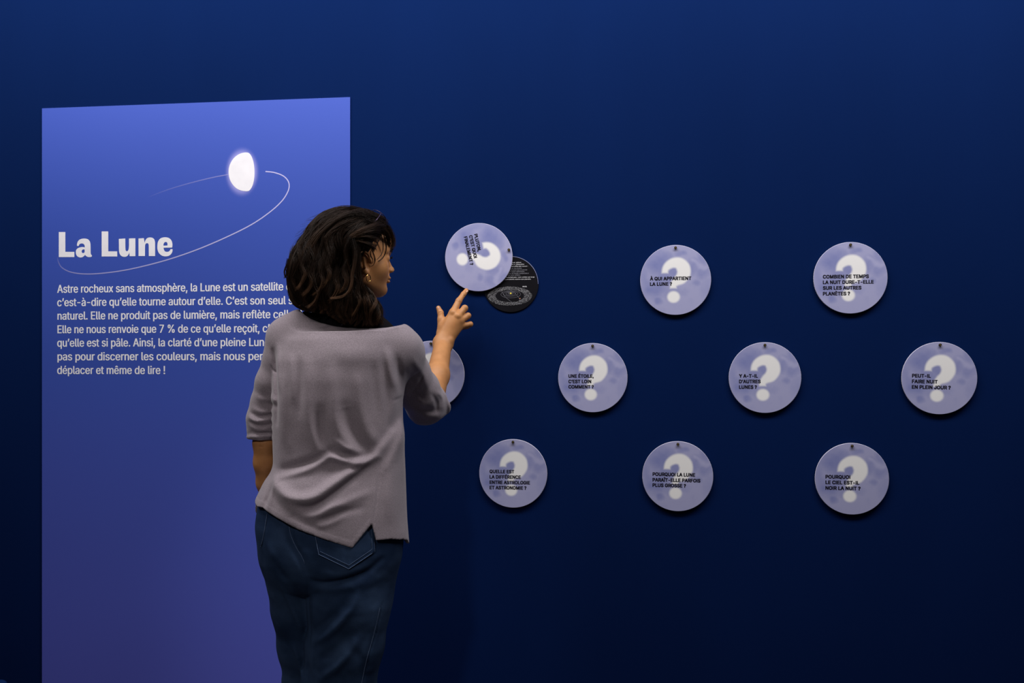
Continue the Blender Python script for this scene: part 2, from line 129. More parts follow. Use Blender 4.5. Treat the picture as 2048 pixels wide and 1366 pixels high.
# ------------------------------------------------------------------ lettering: outlines drawn as flat curves, filled and kept as meshes
GLYPHS = {'b': {' ': (188, []), '!': (196, ['142 512 150 508 151 502 147 164 144 160 134 157 54 158 48 162 47 166 43 506 46 510 56 513', '114 90 142 80 155 68 163 48 161 24 145 4 130 -4 114 -9 82 -9 60 -2 41 14 33 30 34 54 43 70 54 80 64 85 82 91']), '%': (676, ['203 520 233 512 249 504 268 488 279 474 291 446 296 424 294 364 279 326 258 302 243 292 203 279 149 279 135 282 105 294 88 306 72 324 62 344 56 368 56 432 60 450 70 472 80 484 103 504 119 512 151 521', '551 512 557 510 557 504 212 2 197 -5 121 -4 114 0 116 6 462 508 475 513', '180 466 171 465 160 456 148 426 148 374 150 362 161 341 172 334 181 335 191 344 199 360 204 382 204 418 199 440 191 457', '525 228 539 226 571 214 588 202 603 184 613 164 620 140 622 118 620 74 611 46 599 26 583 9 569 0 531 -13 477 -13 453 -8 427 4 405 23 394 38 386 56 380 90 382 140 388 164 396 180 413 199 429 212 457 224 479 229', '505 174 495 172 484 162 476 146 472 116 474 76 484 52 496 42 507 43 517 52 525 68 530 94 527 140 517 164']), ',': (188, ['148 74 155 70 154 62 104 -118 92 -123 28 -122 20 -118 19 -110 47 70 60 75']), '-': (453, ['348 248 356 244 357 238 357 190 348 184 104 184 96 188 95 194 95 242 104 248']), '.': (188, ['116 90 136 83 154 66 160 50 158 24 142 4 128 -4 110 -9 77 -8 57 -2 38 15 31 30 31 54 39 68 58 84 78 91']), '7': (453, ['402 512 411 506 410 447 184 0 170 -5 90 -5 78 0 159 162 302 446 296 449 52 450 43 456 44 508 58 513']), ':': (188, ['120 364 142 354 157 336 160 326 160 310 156 296 146 282 124 270 114 267 73 268 47 280 34 296 31 306 31 324 35 338 49 354 72 364', '116 90 136 83 154 66 160 50 158 24 142 4 128 -4 110 -9 77 -8 57 -2 38 15 31 30 31 54 39 68 58 84 78 91']), 'A': (480, ['288 512 297 506 482 0 468 -5 388 -5 376 -1 324 138 190 139 158 139 153 136 107 4 103 -2 92 -5 10 -5 0 -2 -2 4 181 506 184 510 194 513', '240 382 236 382 177 206 182 203 236 203 296 203 301 206']), 'C': (510, ['306 518 346 510 374 500 398 488 431 464 454 439 474 408 485 382 492 350 480 345 400 345 392 347 388 350 379 378 368 397 345 422 330 432 310 442 276 451 258 451 224 442 198 428 168 401 150 374 140 352 129 318 123 272 123 236 127 200 141 154 154 128 171 104 184 91 206 76 226 66 250 59 270 57 296 62 338 82 353 94 367 110 380 134 386 152 390 162 400 165 480 165 492 160 481 116 467 88 451 66 412 30 362 4 314 -9 240 -11 198 -4 162 8 134 22 102 45 75 74 58 100 38 142 27 180 21 218 21 288 29 338 50 394 83 444 118 476 144 493 176 506 230 519']), 'E': (419, ['384 512 392 508 393 502 393 454 384 448 152 447 147 446 145 442 145 296 147 290 362 289 372 286 375 278 375 232 366 226 147 224 145 218 145 64 152 61 326 61 382 61 394 56 395 2 392 -2 384 -5 54 -5 42 0 41 506 44 510 54 513']), 'L': (393, ['136 512 142 510 145 504 145 64 152 61 366 61 378 58 381 50 381 4 378 -2 368 -5 286 -5 54 -5 44 -2 41 2 41 506 44 510 54 513']), 'P': (445, ['266 512 306 506 340 495 372 475 398 449 418 410 427 376 429 338 422 298 407 260 393 240 364 214 330 196 280 183 147 180 145 174 145 54 145 4 142 -2 132 -5 54 -5 44 -2 41 2 41 506 44 510 54 513', '221 448 150 449 145 446 145 252 150 247 246 248 264 252 282 260 306 281 320 314 325 356 316 394 308 410 296 425 266 442 246 447']), 'S': (447, ['266 518 298 512 328 502 369 478 393 454 405 436 417 408 420 378 408 373 330 373 322 375 318 378 307 412 288 432 258 448 226 454 210 453 176 441 160 431 150 420 140 402 135 386 135 366 140 350 145 340 158 327 184 311 222 298 294 278 328 266 364 248 390 229 411 204 423 178 429 140 427 118 416 80 395 48 370 26 334 5 298 -6 256 -13 194 -13 170 -10 142 -4 108 8 68 33 44 59 29 88 19 122 20 136 32 141 112 141 120 139 124 136 128 118 136 98 154 77 172 66 188 60 226 53 266 62 286 72 303 84 319 108 325 128 325 150 321 166 306 185 276 203 134 248 100 264 72 283 52 305 40 328 31 368 33 396 41 422 59 454 82 477 110 495 148 510 176 517 192 519']), 'T': (449, ['428 512 434 510 437 504 437 456 434 450 424 447 282 447 277 444 276 0 262 -5 186 -5 174 0 173 146 172 444 168 447 26 447 18 449 13 456 14 508 28 513']), 'a': (389, ['216 388 256 382 300 364 329 340 349 306 357 258 356 0 344 -5 268 -5 258 0 254 10 218 -6 180 -13 120 -11 84 0 50 19 34 36 24 50 12 88 11 122 16 146 28 169 46 186 70 201 122 217 228 231 240 234 251 240 255 250 255 268 247 296 238 308 229 316 208 325 194 327 162 318 144 307 130 293 120 276 110 271 82 272 28 288 23 292 34 318 48 337 68 354 96 371 152 387', '253 172 166 160 144 153 124 141 116 128 111 102 116 81 127 66 144 56 170 50 194 54 222 69 243 92 253 116 255 132']), 'b': (424, ['125 512 131 510 134 504 135 365 139 365 161 378 191 387 249 389 287 382 323 367 348 350 373 322 395 280 405 244 410 216 410 162 401 114 386 76 361 40 337 18 309 2 277 -9 241 -13 193 -11 175 -6 155 1 135 14 132 12 131 0 121 -5 47 -5 34 0 34 506 37 510 47 513', '230 324 215 325 193 318 166 298 154 282 142 256 134 216 134 162 140 130 148 108 163 83 177 69 194 58 213 53 223 51 241 56 271 76 285 94 295 114 303 140 308 168 307 214 301 246 293 268 285 285 263 309 245 319']), 'c': (396, ['232 388 260 384 292 374 329 354 359 324 376 294 380 278 362 270 320 259 294 259 283 264 265 296 254 307 237 318 214 325 202 325 172 314 156 302 140 282 130 262 120 228 117 212 117 164 126 124 140 94 156 74 180 57 204 51 230 56 254 69 273 90 286 118 294 121 314 121 330 118 368 108 382 102 377 84 355 48 331 24 298 5 256 -9 222 -13 194 -13 158 -9 124 2 100 14 63 44 42 74 28 104 15 158 15 218 28 272 48 313 78 347 118 372 146 382 168 387']), 'd': (424, ['382 512 388 510 391 504 390 0 378 -5 304 -5 294 0 293 12 290 14 262 -2 232 -11 208 -13 160 -11 112 3 88 18 68 35 54 52 34 86 22 120 15 156 15 218 19 246 28 276 44 310 60 333 88 358 119 376 148 385 176 389 234 387 258 380 286 365 290 365 292 508 304 513', '213 324 198 325 182 320 152 300 140 284 128 260 117 214 117 162 130 114 140 94 155 74 172 61 196 53 206 51 231 58 248 69 261 82 278 112 286 138 291 166 291 216 284 248 277 270 267 288 252 305 232 318']), 'e': (404, ['228 388 264 382 300 369 326 353 354 325 376 286 384 258 391 214 390 170 378 165 120 165 118 162 117 150 130 108 143 86 162 68 180 58 206 51 232 54 254 64 269 76 286 104 294 108 320 109 373 96 383 90 379 74 363 48 339 24 317 10 292 0 264 -9 228 -13 198 -13 160 -9 124 2 104 11 78 29 62 45 36 84 26 108 17 142 15 216 28 272 48 312 59 328 80 349 102 364 122 374 166 387', '217 324 198 325 186 322 160 308 140 288 122 252 117 232 120 225 186 225 282 225 287 228 280 262 264 293 244 312']), 'f': (254, ['226 532 254 525 261 520 248 473 244 468 236 465 214 465 192 469 176 461 170 454 164 438 162 388 166 383 234 383 244 380 247 374 247 330 244 326 236 323 166 323 162 320 161 2 158 -2 150 -5 112 -5 72 -5 64 -2 62 2 61 320 56 323 0 323 -10 326 -12 332 -12 376 -10 380 -2 383 60 385 62 448 66 468 82 494 108 516 156 533']), 'g': (425, ['220 388 244 385 264 378 290 364 293 366 294 378 304 383 380 383 392 378 393 -14 386 -56 377 -80 360 -103 340 -120 312 -137 284 -146 252 -153 182 -155 146 -150 102 -136 74 -120 53 -102 38 -82 32 -70 42 -62 80 -41 92 -37 118 -39 142 -67 160 -80 178 -88 208 -93 240 -86 262 -74 277 -60 286 -40 291 -18 291 20 288 24 266 12 238 3 168 1 122 12 84 32 60 53 42 78 26 112 17 146 15 220 22 258 42 306 61 334 88 358 126 378 174 389', '213 324 198 325 180 319 162 309 145 292 130 266 122 242 117 216 117 166 124 136 135 110 145 94 158 82 178 70 198 65 206 63 232 70 261 90 273 106 283 128 291 162 293 186 289 234 282 258 273 280 263 294 247 310 228 320']), 'h': (410, ['125 512 131 510 134 504 135 367 181 384 207 389 247 389 285 382 321 366 344 346 358 326 371 294 378 252 377 2 375 -2 365 -5 289 -5 276 0 276 252 267 283 255 302 241 314 229 320 211 325 179 315 154 294 142 274 134 238 133 0 119 -5 47 -5 34 0 34 506 37 510 47 513']), 'i': (167, ['107 526 129 516 142 502 146 488 143 466 125 448 105 440 61 440 39 450 25 466 22 490 26 502 41 518 59 526', '125 382 131 380 134 374 134 2 131 -2 121 -5 41 -4 35 -2 32 4 33 376 35 380 45 383']), 'l': (189, ['125 512 131 510 134 504 134 84 138 66 145 59 179 59 189 54 200 8 195 0 177 -5 157 -7 113 -5 77 4 59 15 44 34 34 64 34 504 36 510 45 513']), 'm': (610, ['453 390 489 384 525 368 555 339 571 304 578 262 577 0 565 -5 491 -5 476 0 475 268 471 286 463 303 453 312 437 321 411 325 387 314 370 298 358 272 356 256 356 4 353 -2 343 -5 267 -5 254 0 254 148 254 270 244 298 229 314 207 325 191 324 167 312 145 288 138 272 134 250 133 0 119 -5 47 -5 35 0 35 378 47 383 121 383 131 378 135 368 177 386 207 391 233 391 253 388 283 379 299 369 321 348 347 368 383 384 423 391']), 'n': (410, ['251 388 277 384 301 376 331 359 353 334 364 314 371 294 378 250 378 6 375 -2 365 -5 289 -5 277 0 276 252 269 278 252 306 241 314 223 322 211 325 197 322 177 314 163 304 153 293 143 276 134 240 134 6 131 -2 121 -5 47 -5 37 -2 34 2 34 376 37 380 47 383 121 383 131 378 132 368 135 365 157 376 193 387']), 'o': (415, ['232 388 268 382 312 365 332 351 361 322 384 280 397 238 401 204 399 150 391 114 374 74 357 50 333 26 308 9 268 -6 220 -13 186 -11 156 -8 110 8 76 31 48 63 32 94 19 134 15 160 15 218 24 260 34 286 48 313 78 347 109 368 146 382 186 389', '217 324 200 325 184 320 154 300 140 282 130 262 117 212 119 150 126 124 138 98 154 76 166 66 184 56 199 52 212 51 231 56 253 68 267 82 286 116 294 142 299 170 297 222 286 260 278 278 267 294 253 308 237 318']), 'p': (424, ['253 388 287 382 325 366 347 351 363 335 384 304 401 262 409 218 410 162 401 114 386 76 361 40 337 18 309 2 265 -11 215 -13 175 -6 135 11 134 -84 134 -138 131 -144 121 -147 47 -147 37 -144 34 -140 34 376 37 380 47 383 121 383 131 378 132 366 135 364 159 377 181 385 211 389', '230 324 215 325 193 318 166 298 154 282 142 256 134 216 134 162 140 130 148 108 163 83 177 69 194 58 213 53 223 51 241 56 271 76 285 94 295 114 303 140 308 168 307 214 301 246 293 268 285 285 263 309 245 319']), 'q': (424, ['218 388 258 380 290 363 293 366 294 378 304 383 378 383 388 380 391 376 391 -140 388 -144 378 -147 304 -147 292 -142 291 -38 291 8 288 12 250 -6 210 -13 182 -13 148 -9 100 10 72 31 46 64 30 96 17 142 15 218 19 246 33 288 44 310 59 332 88 358 120 376 146 384 174 389', '213 324 198 325 182 320 152 300 140 284 128 260 117 214 117 162 130 114 140 94 155 74 172 61 196 53 206 51 231 58 248 69 261 82 278 112 286 138 291 166 291 216 284 248 277 270 267 288 252 305 232 318']), 'r': (259, ['251 388 261 384 263 380 263 324 253 319 205 321 183 315 166 306 153 293 138 268 134 246 133 0 121 -5 47 -5 37 -2 34 6 34 378 47 383 119 383 129 380 135 370 157 380 191 389']), 's': (365, ['212 388 240 385 268 376 300 358 326 330 338 308 343 290 336 286 290 275 260 273 249 278 230 308 216 320 198 327 178 327 152 316 137 304 129 284 129 270 132 260 140 247 162 234 272 204 294 195 314 183 336 161 346 140 350 122 350 90 344 68 330 44 308 22 276 3 224 -11 196 -13 144 -11 118 -6 94 2 70 14 52 27 27 60 17 86 18 94 26 98 82 111 106 110 114 106 120 88 131 72 144 62 170 51 196 51 220 60 242 79 248 100 246 118 236 134 216 146 100 178 62 199 46 215 33 238 27 266 29 294 34 312 47 334 68 355 86 367 102 374 146 387']), 't': (227, ['136 474 145 468 146 385 212 383 221 380 223 374 223 332 221 326 210 323 150 323 146 318 145 94 148 78 154 63 164 56 208 57 220 53 233 4 228 -1 206 -7 164 -9 132 -7 98 3 78 16 55 44 46 76 45 320 40 323 -2 323 -10 326 -12 332 -12 374 -10 380 0 383 40 383 45 386 46 466 48 472 58 475']), 'u': (410, ['369 382 377 378 378 372 378 4 375 -2 369 -4 289 -5 279 0 277 12 275 14 251 2 223 -7 155 -9 113 2 79 21 64 36 48 60 36 98 34 114 34 290 34 374 36 380 47 383 121 383 133 378 134 134 138 108 155 77 173 63 195 55 217 58 231 64 253 82 265 100 273 124 276 140 276 378 289 383']), 'v': (389, ['381 382 388 380 390 374 250 8 245 0 237 -4 155 -5 143 0 37 275 0 378 13 383 91 383 103 379 191 138 195 133 285 378 297 383']), 'x': (379, ['361 382 367 380 368 374 245 192 371 10 376 2 375 -2 363 -5 279 -5 269 -2 195 110 189 116 111 -1 99 -5 29 -5 7 -3 3 0 4 4 133 194 12 374 13 380 25 383 109 383 119 380 191 272 263 380 273 383']), 'y': (389, ['381 382 388 380 390 374 222 -64 210 -88 193 -111 180 -124 155 -139 117 -149 61 -149 39 -144 29 -138 43 -84 55 -81 91 -85 97 -83 113 -71 128 -44 142 -2 109 85 3 364 -1 376 1 380 11 383 91 383 104 378 191 138 195 134 285 378 297 383']), '«': (403, ['387 372 394 368 391 361 274 222 265 208 392 56 394 50 383 45 299 45 291 47 162 196 153 210 287 369 299 373', '249 372 255 370 255 366 132 218 127 208 256 50 245 45 161 45 153 47 144 54 20 200 15 210 149 369 161 373']), '»': (403, ['246 372 259 364 383 218 388 208 254 49 242 45 160 45 148 48 147 52 152 58 269 198 276 210 147 368 158 373', '108 372 117 368 241 222 250 208 116 49 104 45 22 45 10 48 12 56 129 196 138 210 13 360 9 368 20 373']), 'à': (389, ['178 532 186 529 190 524 234 430 222 425 158 425 144 432 81 528 92 533', '216 388 256 382 300 364 329 340 349 306 357 258 356 0 344 -5 268 -5 258 0 254 10 218 -6 180 -13 120 -11 84 0 50 19 34 36 24 50 12 88 11 122 16 146 28 169 46 186 70 201 122 217 228 231 240 234 251 240 255 250 255 268 247 296 238 308 229 316 208 325 194 327 162 318 144 307 130 293 120 276 110 271 82 272 28 288 23 292 34 318 48 337 68 354 96 371 152 387', '253 172 166 160 144 153 124 141 116 128 111 102 116 81 127 66 144 56 170 50 194 54 222 69 243 92 253 116 255 132']), 'â': (389, ['230 532 242 525 317 440 318 436 306 431 226 432 215 438 190 468 183 464 169 446 159 434 148 431 70 431 62 434 62 440 142 530 152 533', '216 388 256 382 300 364 329 340 349 306 357 258 356 0 344 -5 268 -5 258 0 254 10 218 -6 180 -13 120 -11 84 0 50 19 34 36 24 50 12 88 11 122 16 146 28 169 46 186 70 201 122 217 228 231 240 234 251 240 255 250 255 268 247 296 238 308 229 316 208 325 194 327 162 318 144 307 130 293 120 276 110 271 82 272 28 288 23 292 34 318 48 337 68 354 96 371 152 387', '253 172 166 160 144 153 124 141 116 128 111 102 116 81 127 66 144 56 170 50 194 54 222 69 243 92 253 116 255 132']), 'ç': (396, ['232 388 260 384 292 374 329 354 359 324 376 294 380 278 362 270 320 259 294 259 283 264 267 294 240 316 212 325 200 325 183 320 154 300 140 282 130 262 117 214 117 162 126 124 144 88 166 66 192 53 210 51 224 54 252 68 273 90 284 116 292 120 318 121 380 104 382 100 378 86 367 64 354 47 322 18 278 -3 248 -11 245 -22 248 -27 258 -28 288 -40 303 -56 309 -78 309 -92 304 -110 297 -122 280 -135 250 -145 164 -147 152 -144 149 -138 150 -108 160 -103 206 -103 216 -100 223 -90 220 -72 212 -67 174 -67 164 -64 162 -60 167 -22 166 -10 112 7 88 22 63 44 48 64 32 94 24 116 15 158 15 216 24 260 42 302 64 333 96 360 116 371 140 380 184 389']), 'è': (404, ['194 532 204 525 248 430 236 425 172 425 158 431 96 528 108 533', '228 388 264 382 300 369 326 353 354 325 376 286 384 258 391 214 390 170 378 165 120 165 118 162 117 150 130 108 143 86 162 68 180 58 206 51 232 54 254 64 269 76 286 104 294 108 320 109 373 96 383 90 379 74 363 48 339 24 317 10 292 0 264 -9 228 -13 198 -13 160 -9 124 2 104 11 78 29 62 45 36 84 26 108 17 142 15 216 28 272 48 312 59 328 80 349 102 364 122 374 166 387', '217 324 198 325 186 322 160 308 140 288 122 252 117 232 120 225 186 225 282 225 287 228 280 262 264 293 244 312']), 'é': (404, ['304 532 310 530 310 524 246 429 234 425 166 426 160 428 160 434 206 530 216 533', '228 388 264 382 300 369 326 353 354 325 376 286 384 258 391 214 390 170 378 165 120 165 118 162 117 150 130 108 143 86 162 68 180 58 206 51 232 54 254 64 269 76 286 104 294 108 320 109 373 96 383 90 379 74 363 48 339 24 317 10 292 0 264 -9 228 -13 198 -13 160 -9 124 2 104 11 78 29 62 45 36 84 26 108 17 142 15 216 28 272 48 312 59 328 80 349 102 364 122 374 166 387', '217 324 198 325 186 322 160 308 140 288 122 252 117 232 120 225 186 225 282 225 287 228 280 262 264 293 244 312']), 'ê': (404, ['244 532 252 529 264 517 327 446 332 436 320 431 240 432 231 436 204 468 184 447 174 435 162 431 86 431 76 436 78 442 156 530 166 533', '228 388 264 382 300 369 326 353 354 325 376 286 384 258 391 214 390 170 378 165 120 165 118 162 117 150 130 108 143 86 162 68 180 58 206 51 232 54 254 64 269 76 286 104 294 108 320 109 373 96 383 90 379 74 363 48 339 24 317 10 292 0 264 -9 228 -13 198 -13 160 -9 124 2 104 11 78 29 62 45 36 84 26 108 17 142 15 216 28 272 48 312 59 328 80 349 102 364 122 374 166 387', '217 324 198 325 186 322 160 308 140 288 122 252 117 232 120 225 186 225 282 225 287 228 280 262 264 293 244 312']), '’': (177, ['162 512 168 510 170 504 118 320 106 315 42 316 34 320 33 328 61 508 74 513'])}, 'c': {' ': (188, []), ',': (188, ['172 93 175 88 174 48 123 -138 116 -141 4 -141 1 -136 1 -88 30 91']), '-': (453, ['372 267 375 260 375 170 372 165 80 165 77 172 77 262 80 267']), '?': (358, ['239 536 275 528 309 510 330 492 350 462 360 432 362 410 362 348 351 302 337 279 317 257 263 219 247 203 237 182 233 162 232 132 227 129 95 131 97 224 105 256 121 283 193 337 206 352 220 382 208 410 181 430 167 426 143 402 127 357 -7 357 -10 362 -9 418 2 458 15 481 33 501 57 517 87 530 121 537', '207 108 229 99 246 76 246 10 240 -6 222 -22 205 -27 120 -26 99 -18 83 2 80 68 86 86 99 100 123 109']), 'A': (480, ['312 531 497 34 501 18 501 -20 494 -23 358 -22 305 120 178 121 172 118 125 -18 120 -23 -18 -23 -21 -18 -21 22 -16 38 163 528 170 531', '241 304 235 302 209 224 212 221 236 221 264 221 269 224']), 'B': (456, ['298 530 336 524 378 506 405 484 426 448 435 416 435 330 425 298 403 268 432 238 452 194 455 94 446 62 432 36 418 19 386 -3 354 -14 318 -21 212 -23 30 -23 23 -20 23 526 30 531', '227 428 168 429 163 422 164 309 208 307 226 310 242 315 268 329 286 350 295 370 286 392 270 411 254 420', '227 208 168 209 163 206 163 84 170 79 246 82 270 89 294 103 308 122 314 138 304 162 282 187 258 200']), 'C': (510, ['332 536 372 528 398 519 431 500 463 472 491 432 503 404 511 370 511 330 504 327 372 327 351 374 323 404 294 421 272 428 244 422 210 402 185 378 167 350 154 320 145 286 143 254 145 222 158 178 180 138 204 111 242 87 268 79 310 97 332 113 353 138 372 183 478 183 506 183 511 178 509 126 499 94 485 66 456 31 420 2 382 -16 340 -27 214 -29 172 -22 142 -12 96 14 69 38 46 68 24 110 10 156 3 194 3 312 20 388 50 447 66 467 98 496 124 513 162 528 206 537']), 'D': (502, ['284 530 336 522 392 499 429 472 458 436 478 398 495 340 499 306 499 204 493 160 478 112 454 68 428 37 390 10 344 -10 292 -21 238 -23 30 -23 23 -20 23 526 30 531', '213 428 168 429 163 424 163 82 168 79 194 79 226 83 256 92 284 105 321 138 346 184 357 222 361 254 357 288 346 326 336 350 321 372 300 393 256 418']), 'E': (419, ['408 531 411 524 411 434 408 429 170 429 163 426 165 308 390 307 393 302 393 214 388 207 165 206 163 86 168 79 408 79 412 77 413 70 413 -18 410 -23 30 -23 25 -22 23 -16 24 529']), 'F': (410, ['404 531 407 524 407 434 404 429 170 429 163 426 165 302 382 301 385 296 385 206 380 199 165 198 163 62 161 -22 30 -23 23 -20 23 528 30 531']), 'G': (520, ['330 536 370 528 417 508 444 489 469 464 491 432 509 388 510 329 372 327 353 366 330 395 288 422 268 429 256 427 224 412 198 393 168 352 147 296 143 272 143 236 158 178 189 126 230 94 270 79 302 91 333 112 359 146 369 174 364 177 247 178 246 274 250 277 356 277 510 277 515 270 515 150 507 110 490 70 465 36 438 12 401 -10 356 -24 322 -29 196 -27 146 -14 110 4 64 43 36 84 16 132 3 194 3 312 10 354 22 394 36 424 72 475 122 512 176 532 204 537']), 'I': (300, ['305 531 308 524 307 431 225 429 220 426 220 86 225 79 307 77 307 -21 -1 -23 -6 -18 -5 77 75 79 80 82 80 422 75 429 -5 431 -5 529']), 'J': (396, ['371 531 374 524 374 106 363 58 351 34 334 12 299 -13 253 -27 135 -29 107 -25 63 -8 30 18 8 54 -2 86 -4 190 1 195 133 195 136 190 138 138 154 102 183 80 210 96 225 120 234 158 235 528 241 531']), 'L': (393, ['160 531 163 524 163 82 168 79 392 79 399 76 397 -22 262 -23 30 -23 23 -20 23 528 30 531']), 'M': (628, ['602 531 605 524 604 -21 468 -21 467 184 464 191 380 -20 372 -23 250 -22 166 184 160 193 159 -18 156 -23 140 -23 28 -23 23 -20 24 529 182 531 190 528 314 215 330 250 438 529']), 'N': (523, ['498 531 501 524 500 -21 350 -22 166 263 163 256 163 -20 156 -23 25 -22 24 529 174 530 358 243 361 250 361 528 368 531']), 'O': (533, ['330 536 388 522 432 498 473 460 502 414 523 356 531 294 531 214 523 154 508 107 481 58 444 19 416 0 382 -16 338 -27 206 -27 164 -20 114 2 68 39 38 81 18 126 3 196 3 312 9 350 24 398 50 446 85 486 120 510 162 528 204 537', '273 428 262 428 228 414 208 401 184 377 165 346 154 320 145 286 143 254 150 202 159 176 180 138 214 104 242 87 262 81 276 82 304 94 334 115 349 132 377 180 391 246 391 266 383 310 359 364 344 383 319 406']), 'P': (445, ['292 530 332 524 370 509 404 484 424 458 438 426 447 382 447 316 442 284 433 254 411 218 384 194 351 176 318 167 280 163 164 161 163 -8 163 -20 158 -23 30 -23 23 -20 23 528 30 531', '195 430 168 431 163 428 163 268 168 265 216 265 259 278 286 301 296 318 305 346 298 372 283 398 266 412 232 426']), 'Q': (533, ['330 536 370 528 420 506 456 479 487 442 513 390 527 334 531 294 531 214 527 174 513 118 493 76 462 36 504 -24 504 -67 364 -69 330 -28 288 -29 214 -29 164 -20 114 2 67 40 40 78 26 106 10 156 3 198 3 312 16 376 39 428 65 466 104 500 140 520 190 535', '273 428 262 428 228 414 208 401 186 379 165 346 147 296 143 272 143 236 158 178 180 138 204 111 241 90 212 131 207 140 207 176 210 181 348 181 366 163 377 180 385 208 391 266 383 310 367 350 345 382 328 399 302 416']), 'R': (449, ['292 530 342 522 388 500 420 468 440 426 447 390 447 312 440 278 417 232 373 194 464 26 465 -18 460 -23 316 -22 231 136 208 174 168 175 163 172 161 -22 30 -23 23 -20 23 526 30 531', '197 430 168 431 163 428 163 280 168 277 214 277 258 289 275 298 297 324 305 350 300 372 287 396 262 416 232 427']), 'S': (447, ['292 536 324 530 364 515 388 499 411 476 429 446 435 428 439 404 438 357 302 355 289 390 272 409 246 425 224 432 204 425 180 411 164 392 158 372 178 347 204 331 348 286 384 268 412 247 436 214 445 182 447 118 441 76 429 48 411 24 378 -2 350 -16 322 -25 280 -31 168 -31 143 -28 116 -22 80 -9 50 11 32 29 12 64 4 88 2 157 140 159 153 122 171 100 192 86 224 75 256 86 282 103 301 130 303 144 286 165 258 183 104 232 70 250 43 272 24 302 15 328 13 400 20 436 40 474 60 495 88 514 110 524 166 537']), 'T': (449, ['452 531 455 524 453 430 302 429 295 426 294 -21 156 -21 155 134 154 426 148 429 -3 430 -4 529']), 'U': (517, ['492 531 495 524 495 138 492 116 476 68 455 36 424 7 402 -6 354 -24 298 -31 218 -31 166 -25 132 -14 108 -2 78 19 56 43 34 84 23 126 23 420 25 530 162 529 163 184 166 168 176 140 198 109 237 84 258 78 266 79 296 92 329 120 342 142 353 176 355 528 362 531']), 'Y': (472, ['490 531 493 526 493 486 306 186 303 -22 166 -21 165 186 109 276 -20 484 -19 530 128 530 236 359 344 530']), 'À': (480, ['254 681 303 582 302 539 182 537 170 547 112 636 112 679', '312 531 497 34 501 18 501 -20 494 -23 358 -22 305 120 178 121 172 118 125 -18 120 -23 -18 -23 -21 -18 -21 22 -16 38 163 528 170 531', '241 304 235 302 209 224 212 221 236 221 264 221 269 224']), 'È': (419, ['232 681 280 584 280 539 160 537 150 546 92 634 92 679', '408 531 411 524 411 434 408 429 170 429 163 426 165 308 390 307 393 302 393 214 388 207 165 206 163 86 168 79 408 79 412 77 413 70 413 -18 410 -23 30 -23 25 -22 23 -16 24 529']), 'É': (419, ['342 681 345 676 344 636 280 538 156 537 153 542 154 582 202 680', '408 531 411 524 411 434 408 429 170 429 163 426 165 308 390 307 393 302 393 214 388 207 165 206 163 86 168 79 408 79 412 77 413 70 413 -18 410 -23 30 -23 25 -22 23 -16 24 529']), 'Î': (300, ['217 680 297 590 297 545 165 543 149 554 137 543 93 543 7 543 2 548 4 590 81 678 89 681', '305 531 308 524 307 431 225 429 220 426 220 86 225 79 307 77 307 -21 -1 -23 -6 -18 -5 77 75 79 80 82 80 422 75 429 -5 431 -5 529']), '’': (177, ['186 531 189 526 188 484 137 300 130 297 18 297 15 302 15 350 44 529'])}}

def fill_polys(polys, res=None):
    cu = bpy.data.curves.new('t', 'CURVE'); cu.dimensions = '2D'; cu.fill_mode = 'FRONT'
    for P in polys:
        sp = cu.splines.new('POLY'); sp.points.add(len(P)-1); sp.use_cyclic_u = True
        for i, p in enumerate(P): sp.points[i].co = (p[0], p[1], 0, 1)
    ob = bpy.data.objects.new('t', cu); COL.objects.link(ob)
    me = bpy.data.meshes.new_from_object(ob.evaluated_get(bpy.context.evaluated_depsgraph_get()))
    n = len(me.vertices); co = np.zeros(n*3, np.float32); me.vertices.foreach_get('co', co)
    fs = [tuple(p.vertices) for p in me.polygons]
    bpy.data.objects.remove(ob); bpy.data.curves.remove(cu); bpy.data.meshes.remove(me)
    return co.reshape(-1, 3)[:, :2].copy(), fs
GC = {}
def glyph(font, ch):
    k = (font, ch)
    if k not in GC:
        ad, cs = GLYPHS[font][ch]
        if font == 'c' and ch in 'IÎ':      # plain stems without serifs
            ev = [int(t) for t in GLYPHS[font]['H'][1][0].split()] if 'H' in GLYPHS[font] else [int(t) for t in GLYPHS[font]['E'][1][0].split()]
            x0, z0, z1 = min(ev[::2]), min(ev[1::2]), max(ev[1::2]); top = [c for c in cs if min(int(t) for t in c.split()[1::2]) > z1-20]
            mid = x0+66; dx = 0
            if top: xs_ = [int(t) for t in top[0].split()[::2]]; dx = mid-(min(xs_)+max(xs_))//2
            cs = [f'{x0} {z0} {x0} {z1} {x0+132} {z1} {x0+132} {z0}']+[' '.join(str(int(t)+dx) if i % 2 == 0 else t for i, t in enumerate(c.split())) for c in top]; ad = x0*2+132
        GC[k] = (ad, fill_polys([[(a_, b_) for a_, b_ in zip(q[::2], q[1::2])] for q in ([int(t) for t in c.split()] for c in cs)]) if cs else None)
    return GC[k]
def cap_height(font):
    v_ = glyph(font, 'E')[1][0]; return v_[:, 1].max()-v_[:, 1].min(), v_[:, 1].min()
def text_mesh(lines, font, spacing=0):
    out = []
    for s in lines:
        x = 0; V = []; Fs = []; n = 0
        for ch in s:
            ad, g_ = glyph(font, ch)
            if ch == '-': x -= 28; ad -= 30
            if g_ is not None:
                V.append(g_[0]+np.array([x, 0])); Fs += [tuple(i+n for i in q) for q in g_[1]]; n += len(g_[0])
            x += ad+spacing
        out.append((np.concatenate(V), Fs))
    return out
